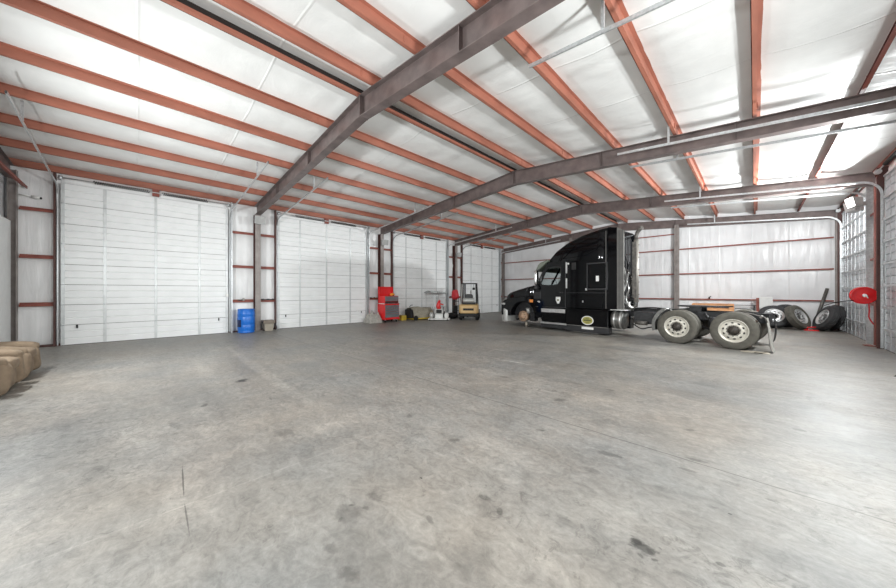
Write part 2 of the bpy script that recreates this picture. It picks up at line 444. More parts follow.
for i, px in enumerate(LP):
    if i == 0:
        o = MB().box(.005, .075, Y0 + .02, Y1 - .02, zp(0) + .005, zp(0) + .195, M['purlin']).box(.005, .13, Y0 + .02, Y1 - .02, zp(0), zp(0) + .014, M['purlin']).build('eave_strut')
        tag(o, 'orange eave strut running along the top of the white door wall', 'purlin')
        continue
    if i == 6:
        z0 = zp(px)
        t = thing('roof_purlin', 'ridge purlin with a shade-dark web and a thin orange lower lip, under the roof peak', 'purlin', (px, Y0, z0))
        MB().box(-.006, .006, .02, Y1 - Y0 - .02, .0, .2, M['ridge_shade']).build('web', t)
        MB().box(0.006, .075, .02, Y1 - Y0 - .02, 0, .012, M['purlin']).box(.066, .075, .02, Y1 - Y0 - .02, .012, .062, M['purlin']).build('lip', t, label='orange lower lip')
        continue
    o = zed(px).build('roof_purlin')
    tag(o, f'orange roof purlin on the white door slope, {ordl[i-1]} inward from the eave', 'purlin')
for i, px in enumerate(RP):
    if i == 6:
        o = MB().box(W - .075, W - .005, Y0 + .02, Y1 - .02, zp(W) + .005, zp(W) + .195, M['girt']).build('eave_strut')
        tag(o, 'dark red eave strut along the top of the galvanised door wall', 'purlin')
        continue
    m = M['girt'] if i == 5 else M['purlin']  # purlin by the wall takes the darker red to imitate its unlit side
    o = zed(px, m=m).build('roof_purlin')
    s = 'roof purlin coloured darker for its unlit side, nearest the galvanised door wall' if i == 5 else ('orange roof purlin just beside the dark ridge purlin' if i == 0 else f'orange roof purlin on the galvanised door slope, {ordl[i-1]} down from the ridge pair')
    tag(o, s, 'purlin')

# frames: rafter + columns
where = ['nearest', 'middle', 'third']
def rafter(y, label, mtl, w=.2):
    t = thing('roof_rafter', label, 'beam', (RX, y, 0))
    def flange(f, th):
        mb = MB()
        for sgn in (-1, 1):
            xs = [sgn * (RX - .14), 0]
            pr = [(xs[0], f(0)), (xs[1], f(1)), (xs[1], f(1) + th), (xs[0], f(0) + th)]
            mb.prism(pr, 'y', -w / 2, w / 2, mtl)
        return mb
    zt = lambda a: 5.125 + .735 * a
    zb = lambda a: 4.745 + .65 * a
    flange(lambda a: zt(a) - .014, .014).build('top_flange', t)
    flange(zb, .016).build('bottom_flange', t)
    mb = MB()
    for sgn in (-1, 1):
        x0 = sgn * (RX - .14)
        mb.prism([(x0, zb(0) + .016), (0, zb(1) + .016), (0, zt(1) - .014), (x0, zt(0) - .014)], 'y', -.005, .005, mtl)
    mb.build('web', t)
    MB().box(-.012, .012, -w / 2 - .004, w / 2 + .004, 5.385, 5.865, mtl).build('splice_plate', t)
    for sgn in (-1, 1):
        for a in (.33, .66):
            x = sgn * (RX - .14) * (1 - a)
            MB().box(x - .006, x + .006, -w / 2 + .01, w / 2 - .01, zb(a) + .02, zt(a) - .02, mtl).build('stiffener', t)
    return t
rafter(FR[0], 'nearest dark steel rafter, crossing overhead in front of the ridge', M['rafter'])
rafter(FR[1], 'middle brown steel rafter spanning from the red tool chest side to the other wall', M['rafter'])
rafter(FR[2], 'third steel rafter, passing over the black truck cab', M['rafter'])
rafter(Y1 - .12, 'farthest steel rafter lying against the back wall', M['rafter'], .14)
rafter(Y0 + .12, 'dark steel rafter along the end wall beside the tan recliners', M['rafter'], .14)

def column(x, y, side, label, dark=None, h=4.78, dp=.28):
    mt = dark or M['col']
    t = thing('steel_column', label, 'column', (x, y, 0))
    s = side
    MB().box(min(0, s * .012), max(0, s * .012), -.1, .1, 0, h, M['jamb']).build('outer_flange', t)  # outer flange and web coloured darker than the inner face, as shadow
    MB().box(min(s * .012, s * dp), max(s * .012, s * dp), -.006, .006, 0, h, M['jamb']).build('web', t)
    MB().box(min(s * dp, s * (dp + .014)), max(s * dp, s * (dp + .014)), -.1, .1, 0, h - .0, mt).build('inner_flange', t)
    b = MB().box(min(-s * .02, s * .33), max(-s * .02, s * .33), -.14, .14, 0, .02, mt)
    for q in (-.115, .115): b.cyl((s * .15, q, .02), (s * .15, q, .045), .018, M['galv'], 8)
    b.build('base_plate', t)
    return t
column(.02, FR[0], 1, 'grey steel column beside the blue barrel')
column(.02, FR[1], 1, 'grey steel column behind the red tool chest')
column(.02, FR[2], 1, 'grey steel column behind the forklift')
column(W - .02, FR[2] - .02, -1, 'dark red steel column beside the red hose reel', M['girt'], dp=.12)
column(W - .02, FR[1] + .08, -1, 'dark steel column between the two nearer galvanised doors', M['girt'], dp=.12)
column(W - .02, FR[0] + .08, -1, 'dark steel column at the nearest frame on the galvanised door wall', M['girt'], dp=.12)
def post(x, y, label, h, mt, sx=.15, sy=.15):
    mb = MB()
    mb.box(-sx / 2, sx / 2, -sy / 2, -sy / 2 + .01, 0, h, mt).box(-sx / 2, sx / 2, sy / 2 - .01, sy / 2, 0, h, mt).box(-.006, .006, -sy / 2, sy / 2, 0, h, mt)
    o = mb.build('steel_column', loc=(x, y, 0)); tag(o, label, 'column'); return o
post(.12, Y0 + .16, 'corner steel column where the door wall meets the recliners end wall', 5.0, M['col'], .2)
post(.12, Y1 - .16, 'slender corner column at the far end of the white door wall', 5.0, M['col'], .2, .18)
post(W - .12, Y1 - .16, 'corner steel column behind the leaning spare wheels', 5.0, M['col'], .18, .18)
post(11.67, Y1 - .14, 'grey end wall column standing behind the truck chassis', zp(11.67) - .3, M['col'], .2, .18)
post(5.75, Y1 - .14, 'end wall column mostly hidden behind the truck cab', zp(5.75) - .3, M['col'], .2, .18)

# insulation sheets on walls
def bulge(z, zs):
    for a, b in zip(zs[:-1], zs[1:]):
        if a <= z <= b: return max(0, math.sin(PI * (z - a) / (b - a))) ** .6
    return 0
def sheet(mb, fn, a0, a1, z0, ztop, m, zs, step=.06, amp=.045, seed=0):
    """fn(a, z, out) -> world point"""
    nu = max(6, int((a1 - a0) / step)); nv = 60
    def g(u, v):
        a = a0 + (a1 - a0) * u; zt = ztop(a); z = z0 + (zt - z0) * v
        e = min(1, min(u, 1 - u) * (a1 - a0) / .08)
        bl = bulge(z, zs) * e
        wr = noise.noise(Vector((a * 5.5 + seed, z * .7, seed))) * .022 + noise.noise(Vector((a * 13 + seed, z * 1.6, 3))) * .009
        return fn(a, z, bl * (amp + wr))
    mb.grid(g, nu, nv, m)
wl = MB(); zs = (0, *GZ, 5.2)
DL = [(-1.63, 2.5), (4.27, 8.58), (10.28, 14.59), (16.17, 20.59)]
segs = []; p = Y0
for a, b in DL: segs.append((p, a)); p = b
segs.append((p, Y1))
for i, (a, b) in enumerate(segs): sheet(wl, lambda q, z, o: (-.03 + o, q, z), a, b, 0, lambda q: 5.3, M['vinyl_side'], zs, .04, .05, i * 7)
for i, (a, b) in enumerate(DL):
    sheet(wl, lambda q, z, o: (-.02 + o, q, z), a, b, 4.84, lambda q: 5.3, M['vinyl_side'], (4.84, 5.14, 5.3), .06, .05, i * 5 + 40)
wl.box(-.3, -.22, Y0 - .3, Y1 + .3, 0, 5.6, M['liner'])
tag(wl.build('wall_left'), 'white insulated wall holding the four white overhead doors', 'wall', kind='structure')
wb = MB()
sheet(wb, lambda q, z, o: (q, Y1 - o * 1.0, z), 0, W, 0, lambda q: zp(q) + .22, M['vinyl_back'], (0, *GZ, 6.2), .055, .04, 3)
wb.box(-.3, W + .3, Y1 + .2, Y1 + .28, 0, 6.3, M['liner'])
tag(wb.build('wall_back'), 'far end wall of wrinkled white vinyl insulation crossed by red girts', 'wall', kind='structure')
wf = MB()
sheet(wf, lambda q, z, o: (q, Y0 + o, z), 0, W, 0, lambda q: zp(q) + .22, M['vinyl_back'], (0, *GZ, 6.2), .12, .03, 9)
wf.box(-.3, W + .3, Y0 - .28, Y0 - .2, 0, 6.3, M['liner'])
tag(wf.build('wall_front'), 'white end wall behind the tan recliners', 'wall', kind='structure')
DR = [(-1.5, 2.5), (4.45, 8.8), (10.05, 14.7), (16.1, 20.55)]
wr = MB(); p = Y0
for i, (a, b) in enumerate(DR + [(Y1, Y1)]):
    if i == 0: p = Y0
    sheet(wr, lambda q, z, o: (W + .03 - o, q, z), p, a, 0, lambda q: 5.3, M['vinyl_side'], zs, .05, .05, i * 9 + 2)
    if a < Y1: sheet(wr, lambda q, z, o: (W + .02 - o, q, z), a, b, 4.84, lambda q: 5.3, M['vinyl_side'], (4.84, 5.14, 5.3), .08, .05, i * 9 + 50)
    p = b
wr.box(W + .22, W + .3, Y0 - .3, Y1 + .3, 0, 5.6, M['liner'])
tag(wr.build('wall_right'), 'insulated wall holding the galvanised overhead doors', 'wall', kind='structure')
b = MB().box(.0, .12, Y0, DL[0][0], 0, .06, M['jamb'])
for (a0, a1) in segs[1:]: b.box(.0, .04, a0, a1, 0, .05, M['jamb'])
tag(b.build('trim_1'), 'dark base angle along the foot of the door wall', 'trim', kind='structure')
# white liner panel on the end wall by the recliners
tag(MB().box(.3, 5.6, Y0 + .10, Y0 + .16, 0, 3.55, M['liner']).build('wall_panel'), 'flat white liner panel on the end wall behind the recliners', 'wall panel')

# girts
def girt_y(x, y0, y1, z, label, side=1):
    mb = MB().box(min(x, x + side * .1), max(x, x + side * .1), y0, y1, z - .005, z + .006, M['girt']).box(x + side * .09 - .006, x + side * .09 + .006, y0, y1, z - .055, z, M['girt'])
    mb.box(x - .005, x + .006, y0, y1, z, z + .06, M['girt'])
    o = mb.build('wall_girt'); tag(o, label, 'girt'); return o
lv = ['lowest', 'middle', 'uppermost']
sd = [(Y0 + .26, DL[0][0] - .1, 'between the corner column and the first white door'),
      (DL[0][1] + .1, FR[0] - .11, 'above the blue barrel'),
      (FR[0] + .11, DL[1][0] - .1, 'above the grey utility tub'),
      (DL[1][1] + .1, FR[1] - .11, 'left of the tool chest column'),
      (FR[1] + .11, DL[2][0] - .1, 'right of the tool chest column'),
      (DL[2][1] + .1, FR[2] - .11, 'left of the column behind the forklift'),
      (FR[2] + .11, DL[3][0] - .1, 'right of the column behind the forklift'),
      (DL[3][1] + .1, Y1 - .26, 'between the last white door and the far corner')]
for a, b_, wds in sd:
    for k, z in enumerate(GZ): girt_y(.03, a, b_, z, f'{lv[k]} short red girt {wds}')
for k, z in enumerate(GZ):
    girt_y(W - .03, FR[2] + .11, DR[3][0] - .1, z, f'{lv[k]} short red girt behind the red hose reel', -1)
def girt_x(y, x0, x1, z, label, side):
    mb = MB().box(x0, x1, min(y, y + side * .1), max(y, y + side * .1), z - .005, z + .006, M['girt']).box(x0, x1, y + side * .09 - .006, y + side * .09 + .006, z - .055, z, M['girt'])
    o = mb.build('wall_girt'); tag(o, label, 'girt'); return o
for a, b_, wds in [(.26, 5.63, 'on the back wall between far corner and truck cab'), (5.87, 11.55, 'on the back wall directly behind the truck'), (11.79, W - .24, 'on the back wall above the spare wheels')]:
    for k, z in enumerate(GZ): girt_x(Y1 - .03, a, b_, z, f'{lv[k]} long red girt {wds}', -1)
    if a == 5.87: girt_x(Y1 - .03, a, b_, 4.85, 'extra red girt high on the back wall left of the chassis column', -1)
girt_x(Y0 + .30, .03, 8.0, 4.6, 'dark red girt high on the end wall above the recliners', 1)

# ------------------------------------------------------------------ overhead doors
def overhead_door(idx, y0, y1, side, label, white):
    """side +1: on the left wall, faces +x ; -1: on the right wall, faces -x"""
    xw = .0 if side > 0 else W
    t = thing(f'door_{idx}', label, 'overhead door', (xw, y0, 0), (0, 0, 0), kind='structure')
    S = side; w = y1 - y0; H = 4.87; n = 8; sh = H / n
    pm = M['door_white'] if white else M['door_galv']
    X = lambda a: S * a
    # one section with two shallow grooves
    g = .022
    if white: pr = [(.03, 0.004), (.075, .004)]; cuts = (.2, .41)
    else: pr = [(.03, .004), (.075, .004)]; cuts = (.2, .41)
    for c_ in cuts: pr += [(.075, c_ - g), (.048, c_), (.075, c_ + g)]
    pr += [(.075, sh - .010), (.03, sh - .010)]
    me = MB().prism([(X(a), z) for a, z in pr], 'y', 0, w, pm)
    # backing that closes the joints
    first = me.build('door_section', t)
    for k in range(1, n):
        c_ = first.copy(); C.objects.link(c_); c_.parent = t; c_.location = (0, 0, k * sh)
    MB().box(min(X(.02), X(.045)), max(X(.02), X(.045)), 0, w, 0, H, M['grey_trim']).build('joint_seal', t)
    MB().box(min(X(.05), X(.08)), max(X(.05), X(.08)), 0.02, w - .02, 0, .012, M['rubber']).build('bottom_seal', t)
    fr = [0.0, .215, .5, .785, 1.0]
    hw = .035
    hin = MB().box(min(X(.088), X(.1)), max(X(.088), X(.1)), -.025, .025, -.03, .03, M['galv']).cyl((X(.1), -.03, 0), (X(.1), .03, 0), .011, M['galv'], 8)
    hme = hin.mesh('hinge')
    for i, q in enumerate(fr):
        yc = min(max(w * q, hw + .01), w - hw - .01)
        MB().box(min(X(.07), X(.09)), max(X(.07), X(.09)), yc - hw, yc + hw, .01, H - .02, M['stile'] if white else M['galv']).build('stile', t)
        for k in range(1, n):
            h = bpy.data.objects.new('hinge', hme); C.objects.link(h); h.parent = t; h.location = (0, yc, k * sh)
    if not white:
        for k in range(1, n + 1):   # horizontal stiffening struts
            z = k * sh - .05
            MB().box(min(X(.075), X(.12)), max(X(.075), X(.12)), .08, w - .08, z - .025, z + .02, M['galv']).build('strut', t)
        for q in (.107, .36, .64, .89):
            MB().box(min(X(.07), X(.085)), max(X(.07), X(.085)), w * q - .02, w * q + .02, .01, H - .02, M['galv']).build('stile', t)
    # side tracks: up the jamb, round the curve, then along the roof slope
    for yy, s in ((-.045, -1), (w + .045, 1)):
        MB().box(min(X(.0), X(.2)), max(X(.0), X(.2)), yy + s * .055 - .02, yy + s * .055 + .02, 0, 5.12, M['jamb'] if s * S < 0 else M['galv']).build('jamb', t)  # jamb on the lit side coloured bright like zinc, its pair dark red
        path = [(X(.12), yy, .02), (X(.12), yy, 4.35)]
        for k in range(1, 9):
            a = rad(85) * k / 8
            path.append((X(.12 + .42 * (1 - math.cos(a))), yy, 4.35 + .42 * math.sin(a)))
        xe = 5.2
        path.append((X(xe), yy, 5.2))
        mb = MB()
        vs = []; fs = []
        prof = [(-.027, -.013), (.027, -.013), (.027, .013), (-.027, .013)]
        for j, pnt in enumerate(path):
            a_ = Vector(path[max(j - 1, 0)]); b_ = Vector(path[min(j + 1, len(path) - 1)]); d = (b_ - a_).normalized()
            nrm = Vector((0, 1, 0)).cross(d).normalized()
            for (p1, p2) in prof: vs.append(tuple(Vector(pnt) + nrm * p1 + Vector((0, p2, 0))))
        for j in range(len(path) - 1):
            for k in range(4): fs.append((j * 4 + k, j * 4 + (k + 1) % 4, (j + 1) * 4 + (k + 1) % 4, (j + 1) * 4 + k))
        mb.add(vs, fs, M['galv']); mb.build('track', t)
        hx = 4.1
        MB().box(min(X(hx - .02), X(hx + .02)), max(X(hx - .02), X(hx + .02)), yy - .02, yy + .02, 5.12, 5.52, M['galv']).build('track_hanger', t)
        MB().cyl((X(.2), yy - .02 * s, 4.98), (X(.2), yy - .1 * s, 4.98), .07, M['galv'], 16).build('cable_drum', t)
    sb = MB().cyl((X(.2), .05, 5.0), (X(.2), w - .05, 5.0), .016, M['galv'], 10); sb.build('torsion_shaft', t)
    for a0, a1 in ((.16 * w, .46 * w), (.54 * w, .84 * w)):
        path = []
        turns = 26
        for k in range(turns * 6 + 1):
            q = 2 * PI * k / 6; path.append((X(.2 + .045 * math.cos(q)), a0 + (a1 - a0) * k / (turns * 6), 5.0 + .045 * math.sin(q)))
        MB().tube(path, .012, M['spring'], 4).build('torsion_spring', t)
    MB().box(min(X(.03), X(.13)), max(X(.03), X(.13)), w / 2 - .09, w / 2 + .09, 4.9, 5.14, M['girt']).build('spring_bracket', t, label='dark red spring bracket')
    if white:
        MB().box(min(X(.088), X(.115)), max(X(.088), X(.115)), .3, .34, .5, .6, M['darkmetal']).build('latch', t)
        MB().box(min(X(.088), X(.115)), max(X(.088), X(.115)), w - .32, w - .29, .5, .6, M['darkmetal']).build('latch', t)
    return t
lab = ['white sectional overhead door nearest the recliners, left of the blue barrel', 'white sectional overhead door between blue barrel and red tool chest',
       'white sectional overhead door behind the covered machine and floor buffer', 'farthest white overhead door, right of the forklift']
for i, (a, b_) in enumerate(DL): overhead_door(i + 1, a, b_, 1, lab[i], True)
labr = ['galvanised overhead door nearest the camera side', 'galvanised overhead door whose two tracks cross overhead nearest', 'galvanised overhead door at the picture edge, before the red hose reel column', 'galvanised overhead door beside the leaning spare wheels']
for i, (a, b_) in enumerate(DR):
    if i: overhead_door(i + 5, a, b_, -1, labr[i], False)
    else: overhead_door(5, a, b_, -1, labr[0], False)

# opener pull box on first door track
tag(MB().box(.13, .2, 2.42, 2.50, 1.42, 1.52, M['white']).build('wall_switch_box'), 'small white switch box beside the first white door track', 'switch box')

# ------------------------------------------------------------------ lamps
def floodlight(x, y, z, side, label, on, power, tilt=-6, yaw=0):
    t = thing('floodlight', label, 'floodlight', (x, y, z), (0, 0, rad(yaw) + (0 if side else PI / 2)))
    s = side or 1
    R = Matrix.Rotation(rad(0), 3, 'Y')
    MB().box(min(0, s * .08), max(0, s * .08), -.06, .06, -.12, .0, M['housing']).build('bracket', t)
    h = MB(); h.loft([[(s * .08, -.12, -.10), (s * .08, .12, -.10), (s * .08, .12, .12), (s * .08, -.12, .12)],
                      [(s * .26, -.19, -.13), (s * .26, .19, -.13), (s * .32, .19, .16), (s * .32, -.19, .16)]], M['housing'], smooth=False)
    h.build('housing', t)
    lens = MB().add([(s * .262, -.17, -.11), (s * .262, .17, -.11), (s * .318, .17, .14), (s * .318, -.17, .14), (s * .27, -.17, -.112), (s * .27, .17, -.112), (s * .326, .17, .138), (s * .326, -.17, .138)],
                    [(0, 1, 2, 3), (4, 5, 6, 7), (0, 1, 5, 4), (2, 3, 7, 6), (1, 2, 6, 5), (0, 3, 7, 4)], M['lens'] if on else M['lens_soft'])
    lens.build('lens', t)
    if not on: return t
    ld = bpy.data.lights.new('floodlight_bulb', 'AREA'); ld.energy = power; ld.shape = 'RECTANGLE'; ld.size = .26; ld.size_y = .34; ld.spread = PI
    ld.color = (.955, .995, 1)
    lo = bpy.data.objects.new('bulb', ld); C.objects.link(lo); lo.parent = t; lo.location = (s * .36, 0, .0); lo.rotation_euler = (0, rad(-s * (90 - tilt)), 0)
    return t
PR, PL = 900, 70
floodlight(W - .32, FR[2], 4.3, -1, 'glaring floodlight on the column above the red hose reel', True, PR * .62, 0, 14)
floodlight(W - .32, FR[2] + .3, 4.22, -1, 'second floodlight behind the hose reel column, turned to the back wall', True, PR * .2, 6, -38)
floodlight(W - .32, FR[1], 3.6, -1, 'floodlight on the galvanised wall column just outside the picture', True, PR * .30, 18, 0)
floodlight(W - .32, FR[0], 3.1, -1, 'floodlight on the nearest column of the galvanised wall', True, PR * .40, 2)
floodlight(.32, FR[0], 4.48, 1, 'grey floodlight on the column above the blue barrel', False, PL, 20)
floodlight(.32, FR[1], 4.26, 1, 'grey floodlight on the column above the red tool chest', False, PL, 20)
floodlight(.32, FR[2], 4.1, 1, 'grey floodlight on the column above the forklift', False, PL, 20)

floodlight(6.2, Y0 + .25, 2.7, 0, 'added fill floodlight on the end wall above the recliners', True, 300, 2)  # invented lamp, added to even out the light in the hall
floodlight(12.4, Y0 + .25, 2.7, 0, 'added fill floodlight on the end wall behind the camera', True, 250, 2)  # second invented lamp, adds fill light from the camera end

# security camera in the corner
t = thing('security_camera', 'small white security camera on an arm in the near corner', 'camera', (.12, Y0 + .26, 4.35))
MB().cyl((0, 0, 0), (0, .24, -.03), .016, M['white'], 8).build('arm', t)
MB().cyl((0, .22, -.03), (.05, .38, -.05), .04, M['white'], 14).build('camera_body', t)
MB().cyl((.05, .38, -.05), (.055, .395, -.052), .032, M['rubber'], 14).build('camera_lens', t)

# ------------------------------------------------------------------ blue barrel and tub
t = thing('plastic_barrel', 'tall blue plastic barrel standing against the wall between two doors', 'barrel', (.48, 3.02, 0))
pr = [(.0, .0), (.26, .0), (.285, .02), (.285, .05), (.27, .07), (.285, .10), (.296, .28), (.288, .30), (.288, .34), (.296, .36), (.296, .60), (.288, .62), (.288, .66), (.296, .68), (.285, .84), (.27, .86), (.285, .88), (.285, .92), (.265, .93), (.25, .905), (0, .905)]
MB().lathe(pr, M['blue'], 48).build('barrel_body', t)
lb = MB(); 
def lf(a, b): 
    q = rad(-88) + rad(42) * a; r = .299; return (r * math.cos(q) , r * math.sin(q), .24 + .28 * b)
lb.grid(lf, 10, 2, M['dkblue']); lb.build('barrel_label', t, label='dark square label')
MB().cyl((.12, .05, .905), (.12, .05, .925), .035, M['blue'], 16).build('bung', t)
t = thing('utility_tub', 'grey brown plastic utility tub with a wide rim and dark handles', 'tub', (.45, 3.80, 0))
t.scale = (.8, .72, 1.0)
MB().loft([[(x, y, 0) for x, y in ((-.17, -.2), (.17, -.2), (.17, .2), (-.17, .2))], [(x, y, .3) for x, y in ((-.21, -.24), (.21, -.24), (.21, .24), (-.21, .24))]], M['tub2'], smooth=False).build('tub_body', t, .015)
MB().box(-.25, .25, -.3, .3, .3, .44, M['tub']).build('rim', t, .03)
MB().tube([(.1, -.3, .40), (.12, -.36, .3), (.12, -.34, .12), (.1, -.22, .02)], .03, M['darkmetal'], 8).build('handle', t)
MB().tube([(.1, .28, .36), (.14, .36, .26), (.1, .42, .1), (.1, .34, .03)], .03, M['darkmetal'], 8).build('handle', t)
def smalltool(y, z, kind, label):
    if kind == 0:
        t = MB().cyl((.09, y - .1, z + .03), (.09, y + .08, z + .05), .022, M['grease'], 8).box(.05, .13, y + .06, y + .12, z + .008, z + .12, M['sheet'])
    elif kind == 1:
        t = MB().box(.05, .13, y - .06, y + .02, z + .008, z + .075, M['darkmetal']).cyl((.09, y, z + .03), (.09, y + .14, z + .03), .02, M['darkmetal'], 8)
    else:
        t = MB().cyl((.09, y, z + .008), (.09, y, z + .07), .03, M['darkmetal'], 12).cyl((.09, y, z + .07), (.09, y, z + .09), .012, M['darkmetal'], 8)
    o = t.build('hand_tool'); tag(o, label, 'tool'); return o
smalltool(2.92, GZ[0], 0, 'grey tool with upright head lying on the girt above the blue barrel')
smalltool(3.72, GZ[0], 1, 'dark tool nearest the column on the girt above the utility tub')
smalltool(3.92, GZ[0], 1, 'dark tool in the middle of the girt above the utility tub')
smalltool(4.08, GZ[0], 2, 'small round dark can at the door end of the girt above the tub')
smalltool(8.85, GZ[0], 1, 'dark tool at the jamb end of the girt beside the tool chest')
smalltool(9.06, GZ[0], 2, 'small dark can on the girt beside the tool chest')
smalltool(15.02, GZ[0], 1, 'dark tool on the girt behind the red jacket left of the forklift')
o = MB().cyl((13.05, Y1 - .08, GZ[0] + .006), (13.05, Y1 - .08, GZ[0] + .1), .035, M['darkmetal'], 10).cyl((13.05, Y1 - .08, GZ[0] + .1), (13.12, Y1 - .08, GZ[0] + .14), .02, M['darkmetal'], 8).build('oil_can')
tag(o, 'tiny dark can on the back wall girt above the chassis', 'can')

# ------------------------------------------------------------------ tool chest
t = thing('tool_chest', 'red rolling tool chest with grey drawers and raised lid', 'tool chest', (.78, 9.5, 0), (0, 0, rad(2)))
t.scale = (1.18, 1.05, 1.16)
w2, d2 = .45, .27
cab = MB().box(-d2, d2, -w2, w2, .17, .84, M['red']); cab.build('cabinet', t, .012, label='red lower cabinet')
top = MB().box(-d2 + .02, d2 - .03, -w2 + .02, w2 - .02, .86, 1.2, M['red']); top.build('top_box', t, .012, label='red upper box')
MB().box(-d2 - .01, d2 + .015, -w2 - .012, w2 + .012, .835, .862, M['chrome']).build('edge_strip', t)
z = .22
for k, h in enumerate((.17, .11, .11, .09, .09)):
    dr = MB().box(d2, d2 + .02, -w2 + .03, w2 - .03, z, z + h - .008, M['drawer']).build('drawer', t, .004)
    MB().box(d2 + .018, d2 + .034, -w2 + .05, w2 - .05, z + h - .03, z + h - .014, M['chrome']).build('drawer_pull', dr)
    z += h
z = .97
for k, h in enumerate((.075, .07, .07)):
    dr = MB().box(d2 - .03, d2 - .012, -w2 + .04, w2 - .04, z, z + h - .006, M['drawer']).build('drawer', t, .004)
    MB().box(d2 - .014, d2 + .0, -w2 + .06, w2 - .06, z + h - .024, z + h - .012, M['drawer']).build('drawer_pull', dr)
    z += h
MB().box(d2 - .03, d2 - .015, -w2 + .05, w2 - .05, .875, .955, M['rubber']).build('drawer_gap', t)
ld = MB().box(-d2 - .0, -d2 + .025, -w2 + .02, w2 - .02, 1.2, 1.62, M['red']).box(-d2, -d2 + .12, -w2 + .02, w2 - .02, 1.60, 1.625, M['red'])
ld.box(-d2, -d2 + .12, -w2 + .02, -w2 + .035, 1.2, 1.62, M['red']).box(-d2, -d2 + .12, w2 - .035, w2 - .02, 1.2, 1.62, M['red']); ld.build('lid', t, label='raised red lid')
for x in (-.18, .18):
    for y in (-.34, .34):
        c_ = MB().cyl((x, y - .02, .05), (x, y + .02, .05), .05, M['rubber'], 16).build('caster', t)
        MB().box(x - .025, x + .025, y - .03, y + .03, .09, .17, M['galv']).build('caster_fork', c_)
MB().box(-d2 - .02, d2 + .03, -w2 - .02, w2 + .02, .13, .18, M['red']).build('base_frame', t, .008)
MB().cyl((0, w2 + .06, .86), (.0, w2 + .0, .86), .015, M['chrome'], 8).build('handle', t)
o = MB().blob((0, 0, .075), (.2, .26, .14), M['orange'], .7).box(.03, .12, -.02, .03, -.0, .05, M['rubber']).build('work_gloves', loc=(.84, 9.7, 1.392))
tag(o, 'orange yellow bundle lying on top of the tool chest', 'gloves')
o = MB().box(-.2, .2, -.17, .17, 0, .26, M['yellow']).box(-.18, .18, -.15, .15, .26, .3, M['tarp']).build('carton', bevel=.01, loc=(.5, 10.6, 0))
tag(o, 'small yellow brown carton on the floor right of the tool chest', 'carton')

# crumpled tarp left of chest
def pile(name, loc, size, m, seed, e=.6):
    def fn(a, b):
        x = (a - .5) * size[0]; y = (b - .5) * size[1]
        r = max(abs(a - .5), abs(b - .5)) * 2
        env = max(0, 1 - r ** 3) ** .6
        z = size[2] * env * (.62 + .5 * noise.noise(Vector((x * 4 + seed, y * 4, seed))) + .25 * abs(noise.noise(Vector((x * 11, y * 11, seed)))))
        return (x, y, max(z, 0))
    return MB().grid(fn, 40, 40, m).build(name, loc=loc)
t = pile('crumpled_tarp', (.62, 8.64, 0), (.7, .72, .66), M['sheet'], 5)
tag(t, 'crumpled grey tarp heaped on the floor left of the tool chest', 'tarp')

# ------------------------------------------------------------------ covered machine (tan cover over generator with wheels)
t = thing('covered_machine', 'machine under a taupe cover with a black end, in front of the third white door', 'machine', (.75, 11.55, 0))
def cov(a, b):
    q = PI * a; y = -.62 + 1.5 * b
    r = .42 + .05 * noise.noise(Vector((q * 2, y * 3, 1)))
    hgt = .62 - .08 * abs(b - .35) + .05 * noise.noise(Vector((y * 3, q, 2)))
    return (r * math.cos(q) * 1.0, y, .12 + hgt * max(0, math.sin(q)) ** .7)
MB().grid(cov, 24, 30, M['tarp']).build('cover', t)
MB().box(-.3, .3, -.72, -.42, .1, .6, M['blk_plastic']).build('engine', t, .04, label='black engine end')
MB().tube([(.2, -.7, .55), (.25, -.78, .8), (.1, -.5, .86), (-.1, -.3, .84)], .018, M['darkmetal'], 8).build('handle', t)
MB().box(-.45, .45, -.6, .95, .05, .12, M['yellow']).build('skid_frame', t, label='yellow skid frame')
for y in (-.5, .7):
    MB().cyl((.40, y, .13), (.5, y, .13), .13, M['rubber'], 20).build('wheel', t)
    MB().cyl((-.5, y, .13), (-.40, y, .13), .13, M['rubber'], 20).build('wheel', t)
t = thing('canvas_bag', 'dark slumped canvas bag right of the covered machine', 'bag', (1.25, 12.85, 0))
MB().blob((0, 0, .26), (.5, .6, .52), M['blkcloth'], .8, wr=.25, seed=4).build('bag_body', t)
MB().tube([(0, -.15, .45), (0, -.1, .62), (0, .1, .62), (0, .15, .45)], .015, M['blkcloth'], 6).build('bag_handle', t)

# clear-topped stand
t = thing('canopy_frame', 'tall thin metal frame with a pale translucent canopy', 'canopy', (.48, 13.3, 0))
for x in (-.3, .35):
    for y in (-.6, .45):
        MB().cyl((x, y, 0), (x, y, 1.55), .016, M['galv'], 8).build('post', t)
MB().grid(lambda a, b: (-.4 + .85 * a, -.72 + 1.3 * b, 1.55 + .12 * math.sin(PI * a) - .05 * b), 12, 10, M['clear']).grid(lambda a, b: (-.4 + .85 * a, -.72 + 1.3 * b, 1.565 + .12 * math.sin(PI * a) - .05 * b), 12, 10, M['clear']).build('canopy', t)
MB().tube([(-.4, -.72, 1.55), (.45, -.72, 1.55), (.45, .58, 1.5), (-.4, .58, 1.5), (-.4, -.72, 1.55)], .014, M['galv'], 6).build('canopy_rim', t)

